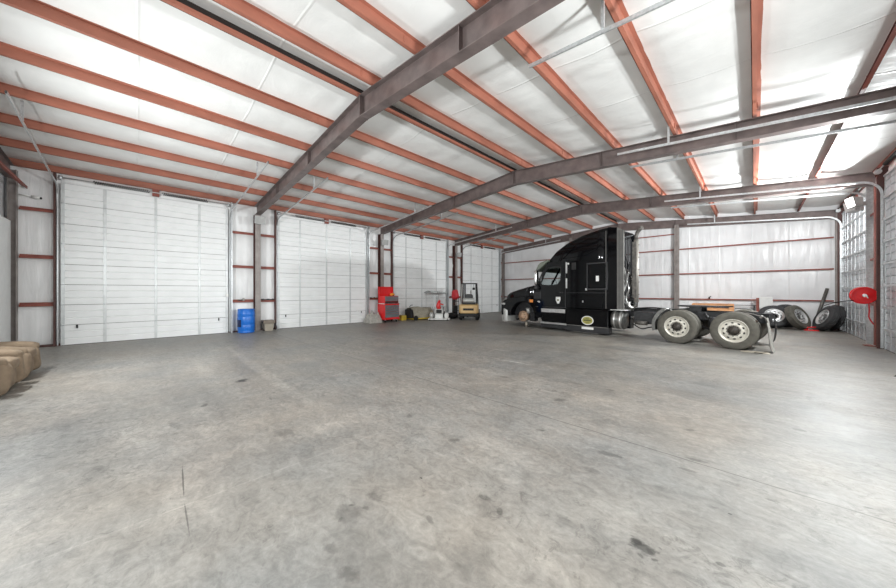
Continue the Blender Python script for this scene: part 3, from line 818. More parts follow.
# white platform machine with red part
t = thing('floor_machine', 'white wheeled shop machine with a red upright body on a flat base', 'machine', (1.95, 12.15, 0), (0, 0, rad(42)))
MB().box(-.6, .6, -.38, .38, .04, .1, M['white']).build('base_plate', t, .015)
for x in (-.5, .5):
    for y in (-.36, .36):
        MB().cyl((x, y - .02, .05), (x, y + .02, .05), .05, M['rubber'], 14).build('wheel', t)
MB().box(-.22, .22, -.2, .2, .1, .36, M['white']).build('lower_body', t, .04)
MB().box(-.15, .15, -.28, -.16, .42, .6, M['rubber']).build('motor', t, .03)
MB().box(-.24, .24, -.18, .2, .36, .64, M['bumper']).build('upper_body', t, .05)
MB().tube([(0, 0, .6), (-.05, -.02, .8), (-.02, 0, 1.0), (.03, 0, 1.13)], [.12, .13, .09, .06], M['red'], 14).build('red_body', t, label='red upright body')
MB().tube([(.0, 0, .98), (.12, -.05, .9), (.25, -.1, .88)], .03, M['red'], 8).build('red_arm', t)
MB().tube([(-.3, .1, .1), (-.34, .12, .7), (-.26, .14, 1.35), (-.1, .14, 1.5)], .018, M['galv'], 8).build('handle', t)
MB().tube([(.34, .1, .1), (.38, .1, .8), (.36, .12, 1.2)], .022, M['bumper'], 8).build('hose', t)
MB().blob((.42, 0, .26), (.26, .3, .34), M['white'], .8).build('canister', t)
MB().blob((-.44, 0, .26), (.24, .3, .34), M['bumper'], .8).build('canister', t)

# red jacket on dark hand truck next to forklift
t = thing('hand_truck', 'dark upright hand truck left of the forklift', 'hand truck', (1.35, 14.15, 0), (0, 0, rad(45)))
for x in (-.2, .2):
    MB().tube([(x, 0, .1), (x, .05, 1.2), (x, .12, 1.35)], .022, M['darkmetal'], 8).build('rail', t)
    MB().cyl((x * 1.3 - .03, .1, .13), (x * 1.3 + .03, .1, .13), .13, M['rubber'], 18).build('wheel', t)
for z in (.4, .7, 1.0): MB().box(-.2, .2, -.01, .06, z, z + .04, M['darkmetal']).build('crossbar', t)
MB().box(-.24, .24, -.28, .02, .02, .04, M['darkmetal']).build('toe_plate', t)
MB().cyl((-.0, -.1, .045), (0, -.1, .75), .14, M['blk_plastic'], 18).build('strapped_drum', t)
o = MB().blob((0, 0, 0), (.5, .3, .62), M['hose_red'], .7, wr=.2, seed=3).build('red_jacket', loc=(1.35, 14.1, 1.42)); tag(o, 'red jacket draped over the hand truck left of the forklift', 'jacket')
o = MB().blob((0, 0, .17), (.6, .7, .34), M['blkcloth'], .8, wr=.3, seed=9).build('dark_sack', loc=(1.75, 13.35, 0)); tag(o, 'low dark sack on the floor between floor machine and forklift', 'sack')

# ------------------------------------------------------------------ forklift (rear towards the camera)
t = thing('forklift', 'tan forklift seen from behind with black overhead guard', 'forklift', (2.95, 13.62, 0), (0, 0, rad(36)))
# counterweight
cw = []
for yy, hw, z0, z1 in ((-.62, .42, .42, .78), (-.56, .52, .38, .86), (-.35, .56, .36, .92), (.1, .55, .36, .93)):
    cw.append([(-hw, yy, z0 + .06), (-hw + .08, yy, z0), (hw - .08, yy, z0), (hw, yy, z0 + .06), (hw, yy, z1 - .06), (hw - .1, yy, z1), (-hw + .1, yy, z1), (-hw, yy, z1 - .06)])
MB().loft(cw, M['tan_paint'], smooth=False).build('counterweight', t, .02, label='tan counterweight')
MB().box(-.3, .3, -.635, -.6, .56, .68, M['rubber']).build('vent_opening', t, .01)
MB().box(-.45, .45, -.5, .5, .2, .45, M['rubber']).build('underbody', t, .03)
MB().box(-.5, .5, .1, 1.0, .3, .72, M['tan_paint']).build('body', t, .03)
MB().box(-.38, .38, -.5, .15, .9, 1.0, M['blk_plastic']).build('hood', t, .03)
MB().blob((0, -.02, 1.08), (.5, .5, .16), M['blk_plastic'], .5).build('seat', t)
MB().blob((0, -.24, 1.27), (.46, .12, .42), M['blk_plastic'], .5).build('seat_back', t)
for x in (-.46, .46):
    MB().tube([(x * .95, -.42, .9), (x * .9, -.36, 1.5), (x * .86, -.28, 2.06)], .028, M['blk_plastic'] if x > 0 else M['bumper'], 8).build('guard_post', t)
    MB().tube([(x, .95, .6), (x * .95, .85, 1.4), (x * .86, .6, 2.08)], .028, M['blk_plastic'], 8).build('guard_post', t)
gr = MB().tube([(-.4, -.3, 2.08), (.4, -.3, 2.08), (.4, .62, 2.1), (-.4, .62, 2.1), (-.4, -.3, 2.08)], .03, M['blk_plastic'], 8)
for k in range(6): gr.box(-.4, .4, -.18 + k * .13, -.15 + k * .13, 2.075, 2.1, M['blk_plastic'])
gr.build('overhead_guard', t)
for x in (-.36, .36):
    MB().box(x - .04, x + .04, 1.05, 1.17, .1, 2.15, M['darkmetal']).build('mast_rail', t)
    MB().box(x * .6 - .05, x * .6 + .05, 1.2, 2.2, .04, .08, M['darkmetal']).build('fork', t)
MB().box(-.45, .45, 1.14, 1.2, .3, .5, M['darkmetal']).build('carriage', t)
MB().cyl((0, 1.08, .2), (0, 1.08, 1.7), .04, M['chrome'], 12).build('lift_cylinder', t)
for x in (-.45, .45):
    for y, r in ((-.25, .23), (.75, .29)):
        s = 1 if x > 0 else -1
        wh = MB().lathe([(r * .5, -.08), (r * .9, -.09), (r, -.06), (r, .06), (r * .9, .09), (r * .5, .08)], M['rubber'], 28, 'x', (x + s * .02, y, r)).build('wheel', t)
        MB().lathe([(0, -.03), (r * .5, -.07), (r * .5, .07), (0, .03)], M['bumper'], 20, 'x', (x + s * .02, y, r)).build('wheel_hub', wh)
MB().cyl((.28, -.3, 2.1), (.28, -.3, 1.75), .012, M['darkmetal'], 6).cyl((.28, -.32, 1.85), (.28, -.32, 1.72), .07, M['rubber'], 14).build('warning_light', t)
MB().tube([(0, -.02, 1.0), (.0, .45, 1.15)], .02, M['darkmetal'], 8).lathe([(.15, 0), (.165, .015), (.15, .03), (.135, .015)], M['darkmetal'], 20, 'y', (0, .46, 1.2), close=True).build('steering_wheel', t)
MB().lathe([(0, -.32), (.12, -.32), (.14, -.28), (.14, .28), (.12, .32), (0, .32)], M['bumper'], 20, 'x', (0, -.38, 1.12)).build('gas_bottle', t, label='grey gas bottle')

# ------------------------------------------------------------------ wheels
def wheel_meshes(tm, rm, hubm, R=.52, wd=.27, dish=.05, hub=True):
    h = wd / 2
    ty = MB().lathe([(.30, -h * .82), (.34, -h * .98), (.43, -h), (R - .03, -h * .88), (R - .005, -h * .78), (R, -h * .55), (R, -h * .45), (R - .012, -h * .43), (R - .012, -h * .37), (R, -h * .35), (R, -h * .05), (R - .012, -h * .03), (R - .012, h * .03), (R, h * .05), (R, h * .35), (R - .012, h * .37), (R - .012, h * .43), (R, h * .45), (R, h * .55), (R - .005, h * .78), (R - .03, h * .88), (.43, h), (.34, h * .98), (.30, h * .82)], tm, 56, 'y', close=False)
    for rr in (.375, .395): ty.lathe([(rr, -h * 1.005), (rr + .004, -h * 1.03), (rr + .008, -h * 1.0)], tm, 56, 'y')
    o = -h + dish
    rim = MB().lathe([(.305, -h * .8), (.325, -h * .95), (.318, -h * 1.0), (.295, -h * .92), (.280, o + .015), (.262, o), (.17, o - .015), (.125, o - .005), (.125, o + .01), (.262, o + .02), (.285, h * .8), (.305, h * .8)], rm, 56, 'y')
    hp = MB()
    for k in range(10):
        q = 2 * PI * k / 10 + .16
        rc = .222
        pts = []
        for j in range(14):
            w_ = 2 * PI * j / 14; a = rc + .02 * math.cos(w_); tg = .032 * math.sin(w_)
            pts.append((a * math.cos(q) - tg * math.sin(q), a * math.sin(q) + tg * math.cos(q)))
        hp.prism(pts, 'y', o - .0125 - .001, o + .01, M['rubber'])  # black ovals on the disc stand for the shade in open holes
    nu = MB()
    for k in range(10):
        q = 2 * PI * k / 10
        nu.cyl((.145 * math.cos(q), o - .035, .145 * math.sin(q)), (.145 * math.cos(q), o + .0, .145 * math.sin(q)), .016, M['grease'], 6)
    hb = MB().lathe([(0, o - .10), (.05, o - .10), (.065, o - .085), (.08, o - .06), (.115, o - .05), (.12, o), (.12, o + .04)], hubm, 28, 'y')
    if not hub:
        hb = MB().lathe([(.118, o - .004), (.124, o + .01), (.118, o + .04)], rm, 28, 'y')
    return ty.mesh('tyre'), rim.mesh('rim'), hp.mesh('hand_holes'), nu.mesh('lug_nuts'), hb.mesh('hub')
def put_wheel(ms, parent, loc, rot=(0, 0, 0), as_part=True):
    names = ('tyre', 'rim', 'hand_holes', 'lug_nuts', 'hub')
    objs = [bpy.data.objects.new(n, m) for n, m in zip(names, ms)]
    for o in objs: C.objects.link(o)
    if as_part:
        objs[0].name = 'wheel'; objs[0].parent = parent; objs[0].location = loc; objs[0].rotation_euler = rot
        for o in objs[1:]: o.parent = objs[0]
    else:
        for o in objs: o.parent = parent
    return objs
wm_dirty = wheel_meshes(M['tyre'], M['rim'], M['hub'])
wm_spare = wheel_meshes(M['tyre_dark'], M['rim_bright'], M['hub'], dish=.07, hub=False)
wm_spare2 = wheel_meshes(M['tyre'], M['rim_bright'], M['hub'], dish=.07, hub=False)
def spare(x, y, a, tilt, label, ms=None, flip=False):
    R, h = .52, .135
    zc = R * math.cos(rad(tilt)) + h * math.sin(rad(abs(tilt))) 
    rot = (Matrix.Rotation(rad(a), 4, 'Z') @ Matrix.Rotation(rad(tilt), 4, 'X')).to_euler()
    t = thing('truck_wheel', label, 'wheel', (x, y, zc), rot, group='spare truck wheels by the back wall')
    put_wheel((ms or wm_spare)[:4] + (ms or wm_spare)[4:], t, None, as_part=False)
    return t
spare(15.34, 19.85, 6, -33, 'spare truck wheel lying back against the wall, farthest from the galvanised door')
spare(15.75, 20.55, 8, -24, 'spare truck wheel half hidden behind the two left leaning ones')
spare(16.03, 19.75, 60, -24, 'spare truck wheel leaning left with its rim facing the red floor jack', wm_spare2)
spare(16.80, 19.72, -72, -24, 'spare truck wheel leaning right, just right of the red floor jack')
spare(17.06, 20.35, -74, -14, 'spare truck wheel closest to the galvanised door, seen edge on')
o = MB().box(-.2, .2, -.06, .06, 0, .05, M['red']).cyl((-.12, 0, .05), (-.1, 0, .16), .03, M['red'], 10).cyl((-.2, 0, .12), (.22, 0, .17), .02, M['red'], 8).build('floor_jack', loc=(16.40, 19.6, 0)); tag(o, 'small red floor jack between the leaning spare wheels', 'jack')
o = MB().cyl((0, 0, 0.03), (.42, .3, 1.75), .055, M['grease'], 14).build('leaning_pipe', loc=(16.55, 20.75, 0)); tag(o, 'long grey pipe leaning in the corner above the spare wheels', 'pipe')
# post with white box on the back wall
t = thing('box_on_post', 'white utility box on a dark post beside the spare wheels', 'utility box', (14.85, 20.75, 0))
MB().box(-.06, .04, -.05, .05, 0, 1.32, M['girt']).build('post', t)
MB().box(.04, .48, -.1, .08, .82, 1.36, M['white']).build('utility_box', t, .02)
MB().box(-.15, .15, -.12, .12, 0, .015, M['girt']).build('base_plate', t)
t = thing('storage_cabinet', 'low white cabinet against the back wall behind the rear wheels', 'cabinet', (14.38, 20.65, 0))
MB().box(-.3, .3, -.25, .25, .04, .78, M['white']).build('cabinet_body', t, .012)
MB().box(-.28, -.01, -.262, -.25, .07, .75, M['white']).build('door', t)
MB().box(.01, .28, -.262, -.25, .07, .75, M['white']).build('door', t)
MB().box(-.32, .32, -.26, .26, .78, .80, M['darkmetal']).build('cabinet_top', t)
for x in (-.26, .26): MB().box(x - .02, x + .02, -.22, .22, 0, .04, M['darkmetal']).build('foot', t)
t = thing('timber_crate', 'orange timber crate behind the truck rear wheels', 'crate', (13.22, 20.6, 0))
t.scale = (1, 1, 1.08)
for k in range(5): MB().box(-.78, .78, -.32, -.30, .08 + k * .17, .22 + k * .17, M['wood']).build('side_board', t)
for k in range(5): MB().box(-.78, .78, .30, .32, .08 + k * .17, .22 + k * .17, M['wood']).build('side_board', t)
for x in (-.76, 0, .76): 
    for y in (-.28, .28): MB().box(x - .04, x + .04, y - .03, y + .03, 0, .92, M['wood']).build('corner_post', t)
for k in range(8): MB().box(-.78, .78, -.3 + k * .08, -.24 + k * .08, .92, .94, M['wood']).build('top_slat', t)
# cable lines behind: thin pipe rail at the back wall
o = MB().tube([(12.9, Y1 - .2, .95), (14.85, Y1 - .2, .95)], .015, M['darkmetal'], 6).box(12.9, 12.94, Y1 - .24, Y1 - .16, 0, .95, M['darkmetal']).box(14.7, 14.74, Y1 - .24, Y1 - .16, 0, .95, M['darkmetal']).build('low_rail')
tag(o, 'thin dark rail along the back wall behind crate and cabinet', 'rail')

# ------------------------------------------------------------------ hose reel
t = thing('hose_reel', 'round red hose reel on the column beside the galvanised door', 'hose reel', (17.0, 15.0, 1.50), (0, 0, rad(8)))
path = []
for k in range(5 * 24):
    q = 2 * PI * k / 24; path.append(((.17 + .0055 * k / 24) * math.cos(q), -.05 + .02 * (k // 24), (.17 + .0055 * k / 24) * math.sin(q)))
MB().tube(path, .018, M['hose_red'], 8).build('coiled_hose', t)
MB().lathe([(0, -.075), (.05, -.085), (.08, -.075), (.22, -.062), (.245, -.07), (.25, -.06), (.22, -.052), (0, -.06)], M['red'], 36, 'y').build('front_flange', t, label='red front disc')
MB().lathe([(0, .06), (.245, .06), (.25, .07), (0, .075)], M['red'], 36, 'y').build('rear_flange', t)
MB().cyl((0, -.1, 0), (0, .09, 0), .045, M['chrome'], 16).build('axle', t)
MB().tube([(.0, -.1, 0), (.02, -.12, .0), (.05, -.12, -.08)], .014, M['white'], 8).build('crank', t)
MB().tube([(.1, .0, -.2), (.11, .0, -.45), (.1, 0, -.62), (.13, 0, -.72), (.19, 0, -.84)], .016, M['hose_red'], 8).build('hanging_hose', t)
MB().box(-.0, .1, .075, .35, -.06, .06, M['red']).build('mounting_arm', t)
MB().tube([(-.1, .0, -.15), (-.3, .1, -.17), (-.5, .3, -.24), (-.62, .5, -.33)], .014, M['rubber'], 8).build('supply_line', t)
# wedge at the right edge
t = thing('rubber_wheel_chock', 'black rubber wheel chock on the floor at the picture edge', 'wheel chock', (16.72, 10.1, 0), (0, 0, rad(30)))
t.scale = (.6, .6, .6)
MB().prism([(-.16, 0), (.16, 0), (.1, .13), (.04, .16)], 'y', -.1, .1, M['rubber']).build('chock_body', t, .01)
MB().tube([(.02, -.05, .14), (.02, -.05, .19), (.02, .05, .19), (.02, .05, .14)], .012, M['rubber'], 6).build('rope_handle', t)

# ------------------------------------------------------------------ recliners
def recliner(x, y, label, rz=0):
    t = thing('recliner', label, 'recliner', (x, y, 0), (0, 0, rad(rz)), group='tan recliners against the end wall')
    su = M['suede']
    MB().blob((0, -.06, .2), (.8, .72, .32), su, .3, wr=.02).build('base', t)
    MB().blob((0, .08, .44), (.56, .78, .22), su, .45, wr=.06, seed=1).build('seat', t)
    MB().blob((0, .36, .23), (.58, .14, .34), su, .4, wr=.05, seed=2).build('footrest', t)
    for s in (-1, 1):
        MB().blob((s * .40, .02, .29), (.23, .92, .54), su, .4, wr=.07, seed=3 + s).build('arm', t)
        MB().blob((s * .40, .0, .53), (.27, .9, .24), su, .7, wr=.14, seed=7 + s).build('arm_pad', t)
    R = Matrix.Rotation(rad(14), 3, 'X')
    MB().blob((0, -.36, .66), (.72, .26, .62), su, .5, wr=.08, seed=9, R=R).build('backrest', t)
    for z in (.58, .80): MB().blob((0, -.27 - (z - .58) * .25, z), (.66, .2, .24), su, .6, wr=.08, seed=z * 9, R=R).build('back_pillow', t)
    for a in (-.3, .3):
        for b in (-.3, .3): MB().cyl((a, b, 0), (a, b, .06), .03, M['rubber'], 10).build('foot', t)
    return t
recliner(4.98, -1.86, 'tan suede recliner farther from the camera, nearer the first door')
recliner(6.22, -1.86, 'tan suede recliner nearest the camera at the picture edge')
o = MB().blob((0, 0, 0), (.5, .22, .34), M['blkcloth'], .7, wr=.15, seed=6).build('black_cushion', loc=(5.45, -2.0, .98)); tag(o, 'black cushion resting on top of the recliners', 'cushion')

# ------------------------------------------------------------------ TRUCK  local: +x to the rear, y away from camera, z up
TR = thing('semi_truck', 'black semi truck tractor with tall sleeper and front wheel removed', 'truck', (5.9, 12.46, 0), (0, 0, -.0997))
TW = 2.44
BK = M['black']
def part(mb, name, bevel=0, parent=None, label=None): return mb.build(name, parent or TR, bevel, label=label)
def rsec(u, z0, z1, yc, hw, r, n=6, rb=.03):
    """rounded rectangle section in the y-z plane"""
    pts = []
    for (cx, cz, rr, a0) in ((hw - r, z1 - r, r, 0), (-(hw - r), z1 - r, r, 90), (-(hw - rb), z0 + rb, rb, 180), (hw - rb, z0 + rb, rb, 270)):
        for k in range(n + 1):
            a = rad(a0 + 90 * k / n); pts.append((u, yc + cx + rr * math.cos(a), cz + rr * math.sin(a)))
    return pts
yc = TW / 2
# hood
secs = [rsec(.12, .86, 1.10, yc, .80, .08), rsec(.18, .85, 1.32, yc, .92, .12), rsec(.30, .85, 1.48, yc, 1.0, .12), rsec(.5, .85, 1.58, yc, 1.06, .12), rsec(1.0, 1.2, 1.71, yc, 1.10, .12), rsec(1.5, 1.2, 1.82, yc, 1.13, .12), rsec(2.05, .95, 1.93, yc, 1.15, .12)]
hood = part(MB().loft(secs, BK), 'hood')
part(MB().box(.06, .2, yc - .55, yc + .55, .62, 1.2, M['darkmetal']), 'grille', .03)
for k in range(5): part(MB().box(.035, .07, yc - .5, yc + .5, .68 + k * .1, .70 + k * .1, M['chrome']), 'grille_bar')
# fenders with wheel arch
def fender(y0, y1):
    cx, cz, r = 1.34, .5, .66
    inner = [(cx + r * math.cos(rad(a)), max(cz + r * math.sin(rad(a)), .42)) for a in range(180, -1, -12)]
    prof = [(.12, .5), (.10, .95), (.16, 1.12), (.32, 1.24), (.7, 1.33), (1.2, 1.38), (1.7, 1.42), (2.12, 1.45), (2.36, 1.3), (2.36, .5)]
    return MB().prism(prof + [(cx + r * math.cos(rad(a)), cz + r * math.sin(rad(a))) for a in range(0, 181, 12)], 'y', y0, y1, BK)
part(fender(.02, .34), 'fender', .02); part(fender(TW - .34, TW - .02), 'fender', .02)
part(MB().box(.62, 2.0, .34, .37, .5, 1.25, M['chassis']), 'wheel_well_liner')
# bumper
bs = []
for u, y0, y1, z0, z1 in ((-.06, .55, TW - .55, .28, .74), (-.02, .25, TW - .25, .22, .80), (.1, .06, TW - .06, .18, .83), (.30, .0, TW, .17, .83), (.50, .0, TW, .2, .74)):
    bs.append(rsec(u, z0, z1, (y0 + y1) / 2, (y1 - y0) / 2, .05))
part(MB().loft(bs, M['bumper']), 'bumper', label='silver grey bumper')
part(MB().box(-.07, .02, yc - .4, yc + .4, .4, .6, M['rubber']), 'bumper_intake', .01)
part(MB().blob((.24, .12, 1.03), (.34, .22, .18), M['alu'], .7), 'headlamp'); part(MB().blob((.24, TW - .12, 1.03), (.34, .22, .18), M['alu'], .7), 'headlamp')
part(MB().box(1.74, 1.92, .005, .04, 1.14, 1.27, M['amber']), 'marker_light', .01, label='amber marker light')
part(MB().box(1.66, 1.74, .005, .04, 1.14, 1.27, M['hub']), 'marker_light', .01)
part(MB().box(1.95, 2.32, .015, .06, 1.30, 1.62, M['blk_plastic']), 'hood_vent', .02)
# front axle and hub
ax = MB().cyl((1.34, .15, .47), (1.34, TW - .15, .47), .06, M['chassis'], 12).box(1.26, 1.42, .55, TW - .55, .38, .46, M['chassis'])
part(ax, 'front_axle')
dm = part(MB().lathe([(0, .10), (.07, .10), (.08, .13), (.13, .14), (.14, .17), (.235, .18), (.24, .20), (.24, .36), (0, .36)], M['drum'], 36, 'y', (1.26, -.02, .49)), 'brake_drum', label='rusty brown brake drum')
sb = MB()
for k in range(10):
    q = 2 * PI * k / 10; sb.cyl((1.26 + .165 * math.cos(q), .10, .49 + .165 * math.sin(q)), (1.26 + .165 * math.cos(q), .17, .49 + .165 * math.sin(q)), .012, M['grease'], 6)
sb.build('wheel_studs', dm)
part(MB().tube([(1.2, .4, .55), (.95, .36, .72), (.82, .4, .95)], .05, M['chassis'], 8), 'shock_absorber')
part(MB().cyl((1.45, .36, .64), (1.45, .3, .86), .09, M['bumper'], 16), 'brake_chamber')
part(MB().tube([(.75, .36, .3), (1.1, .38, .36), (1.6, .38, .36), (2.0, .4, .5)], .04, M['chassis'], 8), 'leaf_spring')
part(MB().box(1.62, 1.86, .2, .5, .28, .62, M['chassis']), 'steering_box', .03)
wf = put_wheel(wm_dirty, TR, (1.34, TW - .16, .52), (0, 0, PI)); wf[0].location = (1.34, TW - .2, .52)

# cab sides with window opening
outer = [(2.02, .95), (2.02, 1.45), (2.03, 1.92), (2.14, 2.06), (2.36, 2.42), (2.60, 2.82), (2.95, 2.85), (3.45, 2.85), (3.45, 2.4), (3.45, 1.9), (3.45, .95), (2.7, .95)]
inner = [(2.34, 1.93), (2.32, 1.97), (2.34, 2.03), (2.42, 2.22), (2.54, 2.45), (2.68, 2.60), (2.95, 2.62), (3.22, 2.60), (3.25, 2.4), (3.22, 2.10), (3.10, 1.93), (2.72, 1.88)]
for y0, y1, nm in ((.03, .08, 'cab_side'), (TW - .08, TW - .03, 'cab_side')):
    part(MB().ring(outer, inner, 'y', y0, y1, BK), nm)
    g = part(MB().prism(inner, 'y', y0 + .02, y0 + .026, M['glass']), 'side_window')
    # rubber surround
    out2 = []; cx = sum(p[0] for p in inner) / 12; cz = sum(p[1] for p in inner) / 12
    for p_ in inner: out2.append((cx + (p_[0] - cx) * 1.07, cz + (p_[1] - cz) * 1.09))
    yy = y0 - .006 if y0 < 1 else y1
    MB().ring(out2, inner, 'y', yy, yy + .008, M['rubber']).build('window_seal', g)
part(MB().box(2.02, 3.5, .08, TW - .08, .93, .97, M['chassis']), 'cab_floor')
part(MB().box(2.05, 2.42, .08, TW - .08, .97, 1.88, M['blk_plastic']), 'dashboard', .04)
part(MB().box(2.58, 3.5, .08, TW - .08, 2.80, 2.86, BK), 'cab_roof')
# windshield + pillars
part(MB().prism([(2.06, 1.93), (2.085, 1.93), (2.625, 2.80), (2.60, 2.82)], 'y', .09, TW - .09, M['glass']), 'windshield')
for y in (.08, yc - .02, TW - .13): part(MB().prism([(2.03, 1.90), (2.10, 1.90), (2.66, 2.82), (2.58, 2.84)], 'y', y, y + .05, BK), 'windshield_pillar')
part(MB().lathe([(.21, -.012), (.225, 0), (.21, .012), (.195, 0)], M['rubber'], 28, 'x', (2.58, .62, 1.92), close=True), 'steering_wheel')
for y in (.6, TW - .6):
    st = part(MB().blob((3.0, y, 1.45), (.5, .5, .18), M['blk_plastic'], .5), 'seat')
    MB().blob((3.26, y, 1.78), (.14, .46, .6), M['grey_trim'], .5).build('seat_back', st)
    MB().box(2.85, 3.15, y - .15, y + .15, .97, 1.38, M['blk_plastic']).build('seat_base', st)
# sun visor
part(MB().prism([(2.05, 2.50), (2.10, 2.48), (2.24, 2.60), (2.55, 2.82), (2.68, 2.90), (2.66, 2.96), (2.30, 2.86), (2.20, 2.78)], 'y', .0, TW, M['visor']), 'sun_visor', .008, label='smoky grey sun visor')
# sleeper box
part(MB().box(3.46, 5.12, .03, TW - .03, .95, 2.86, BK), 'sleeper_box', .03)
# roof fairing
fp = [(2.60, 2.88, .0), (2.72, 3.02, 0), (3.0, 3.29, 0), (3.45, 3.565, 0), (4.07, 3.80, 0), (4.73, 3.93, 0), (5.14, 3.965, 0)]
secs = []
for i, (u, z, _) in enumerate(fp):
    hw = [1.05, 1.10, 1.15, 1.18, 1.19, 1.19, 1.19][i]
    r = [.02, .06, .12, .16, .17, .16, .15][i]
    secs.append(rsec(u, 2.80, z, yc, hw, r))
part(MB().loft(secs, BK), 'roof_fairing')
# raised panel outline on the fairing side and small lamp
part(MB().tube([(3.35, .02, 2.95), (3.9, .016, 3.45), (4.4, .016, 3.62), (4.75, .016, 3.55), (4.72, .016, 3.2), (4.3, .016, 3.0), (3.35, .02, 2.95)], .008, BK, 6), 'fairing_panel_edge')
part(MB().box(5.03, 5.045, .012, .03, 1.0, 3.82, M['grey_trim']), 'fairing_seam')
part(MB().box(3.44, 3.47, .018, .035, .95, 2.84, M['darkmetal']), 'door_seam')
for z0, z1 in ((2.35, 2.8), (1.75, 2.15)): part(MB().box(3.47, 3.53, .005, .032, z0, z1, M['alu']), 'grab_handle', .008)
part(MB().box(3.72, 3.90, .008, .032, 2.48, 2.76, M['rubber']), 'side_marker', .01)
part(MB().cyl((3.58, .035, 2.73), (3.58, .005, 2.73), .035, M['white'], 14), 'clearance_lamp')
# luggage/side access door
bx = part(MB().box(4.36, 5.06, .012, .032, 1.72, 2.66, BK), 'sleeper_side_door', .02)
fo = [(4.33, 1.69), (5.09, 1.69), (5.09, 2.69), (4.33, 2.69)]; fi = [(4.37, 1.73), (5.05, 1.73), (5.05, 2.65), (4.37, 2.65)]
MB().ring(fo, fi, 'y', .004, .03, M['blk_plastic']).build('door_frame', bx)
MB().box(4.68, 4.79, .006, .013, 2.0, 2.2, M['white']).build('sticker', bx, label='small white sticker')
part(MB().box(4.28, 4.34, .006, .032, 1.66, 1.74, M['alu']), 'latch')
part(MB().box(4.1, 4.92, .012, .032, 1.02, 1.46, BK), 'luggage_door', .02)
part(MB().box(4.16, 4.2, .004, .03, 1.2, 1.27, M['alu']), 'luggage_latch')
part(MB().box(3.46, 5.12, .014, .032, 1.56, 1.575, M['chassis']), 'body_seam')
part(MB().box(2.05, 3.42, .014, .032, .955, .985, M['chassis']), 'door_sill')
# door handle, decals
part(MB().box(3.2, 3.36, .0, .032, 1.55, 1.60, M['darkmetal']), 'door_handle', .01)
part(MB().prism([(3.03, 1.40), (3.03, 1.27), (3.09, 1.13), (3.17, 1.13), (3.23, 1.27), (3.23, 1.40)], 'y', .018, .031, M['white']), 'shield_decal', label='white shield decal')
part(MB().box(3.08, 3.18, .014, .02, 1.24, 1.3, M['olive']), 'decal_mark')
part(MB().blob((2.2, .03, 1.17), (.18, .04, .12), M['chrome'], 1.0), 'oval_badge')
# kink panel between fender and cab
part(MB().prism([(1.95, 1.3), (2.4, 1.05), (2.4, .5), (2.3, .5), (2.2, .95)], 'y', .01, .3, BK), 'cowl_panel', .01)
# steps and skirts
part(MB().box(2.34, 3.44, .0, .26, .74, .90, M['alu']), 'upper_step', .015, label='brushed metal step')
part(MB().box(2.34, 3.44, .04, .3, .34, .74, BK), 'step_box', .02)
part(MB().box(2.30, 3.50, .0, .3, .26, .33, M['alu']), 'lower_step', .012, label='brushed metal lower step')
part(MB().box(2.30, 3.50, .05, .4, .10, .26, M['blk_plastic']), 'step_skirt', .02)
part(MB().box(2.36, 3.42, .02, .3, .9, .96, BK), 'step_top', .01)
part(MB().box(3.46, 5.12, .015, .5, .28, .94, BK), 'side_skirt', .03)
part(MB().box(3.46, 5.13, .03, .3, .06, .29, M['blk_plastic']), 'rubber_skirt', .01)
part(MB().box(3.46, 5.12, .01, .05, .285, .305, M['grey_trim']), 'skirt_trim')
part(MB().box(2.1, 5.12, TW - .4, TW - .03, .12, .95, BK), 'side_skirt', .03)
# oval emblem
def oval(cx, cz, a, b_, y0, y1, m): return MB().prism([(cx + a * math.cos(2 * PI * k / 32), cz + b_ * math.sin(2 * PI * k / 32)) for k in range(32)], 'y', y0, y1, m)
em = part(oval(4.36, .52, .23, .17, .004, .016, M['white']), 'oval_emblem', label='white oval emblem with yellow green centre')
oval(4.36, .52, .20, .14, .001, .005, M['yelgreen']).build('emblem_centre', em)
MB().box(4.22, 4.5, -.002, .002, .495, .55, M['olive']).box(4.30, 4.42, -.002, .002, .57, .60, M['olive']).box(4.28, 4.44, -.002, .002, .44, .46, M['olive']).build('emblem_mark', em)
part(MB().box(4.13, 4.58, .018, .032, .18, .27, M['white']), 'skirt_label', label='white rectangular label')
# mirrors
for y, s in ((-.02, -1), (TW + .02, 1)):
    mr = part(MB().blob((2.15, y + s * .05, 2.22), (.14, .2, .62), M['chrome'], .45), 'side_mirror', label='tall chrome side mirror')
    MB().blob((2.15, y + s * .05, 1.80), (.14, .2, .2), M['blk_plastic'], .6).build('lower_mirror', mr)
    MB().tube([(2.25, y + s * -.05, 2.6), (2.17, y + s * .05, 2.52)], .018, M['blk_plastic'], 8).build('mirror_arm', mr)
    MB().tube([(2.25, y + s * -.05, 1.78), (2.17, y + s * .05, 1.8)], .018, M['blk_plastic'], 8).build('mirror_arm', mr)
    hm = part(MB().blob((1.6, y + s * .0 - s * .1, 1.72), (.09, .14, .2), M['blk_plastic'], .6), 'hood_mirror')
    MB().tube([(1.6, y - s * .1, 1.62), (1.62, y - s * .2, 1.45)], .015, M['blk_plastic'], 6).build('mirror_arm', hm)
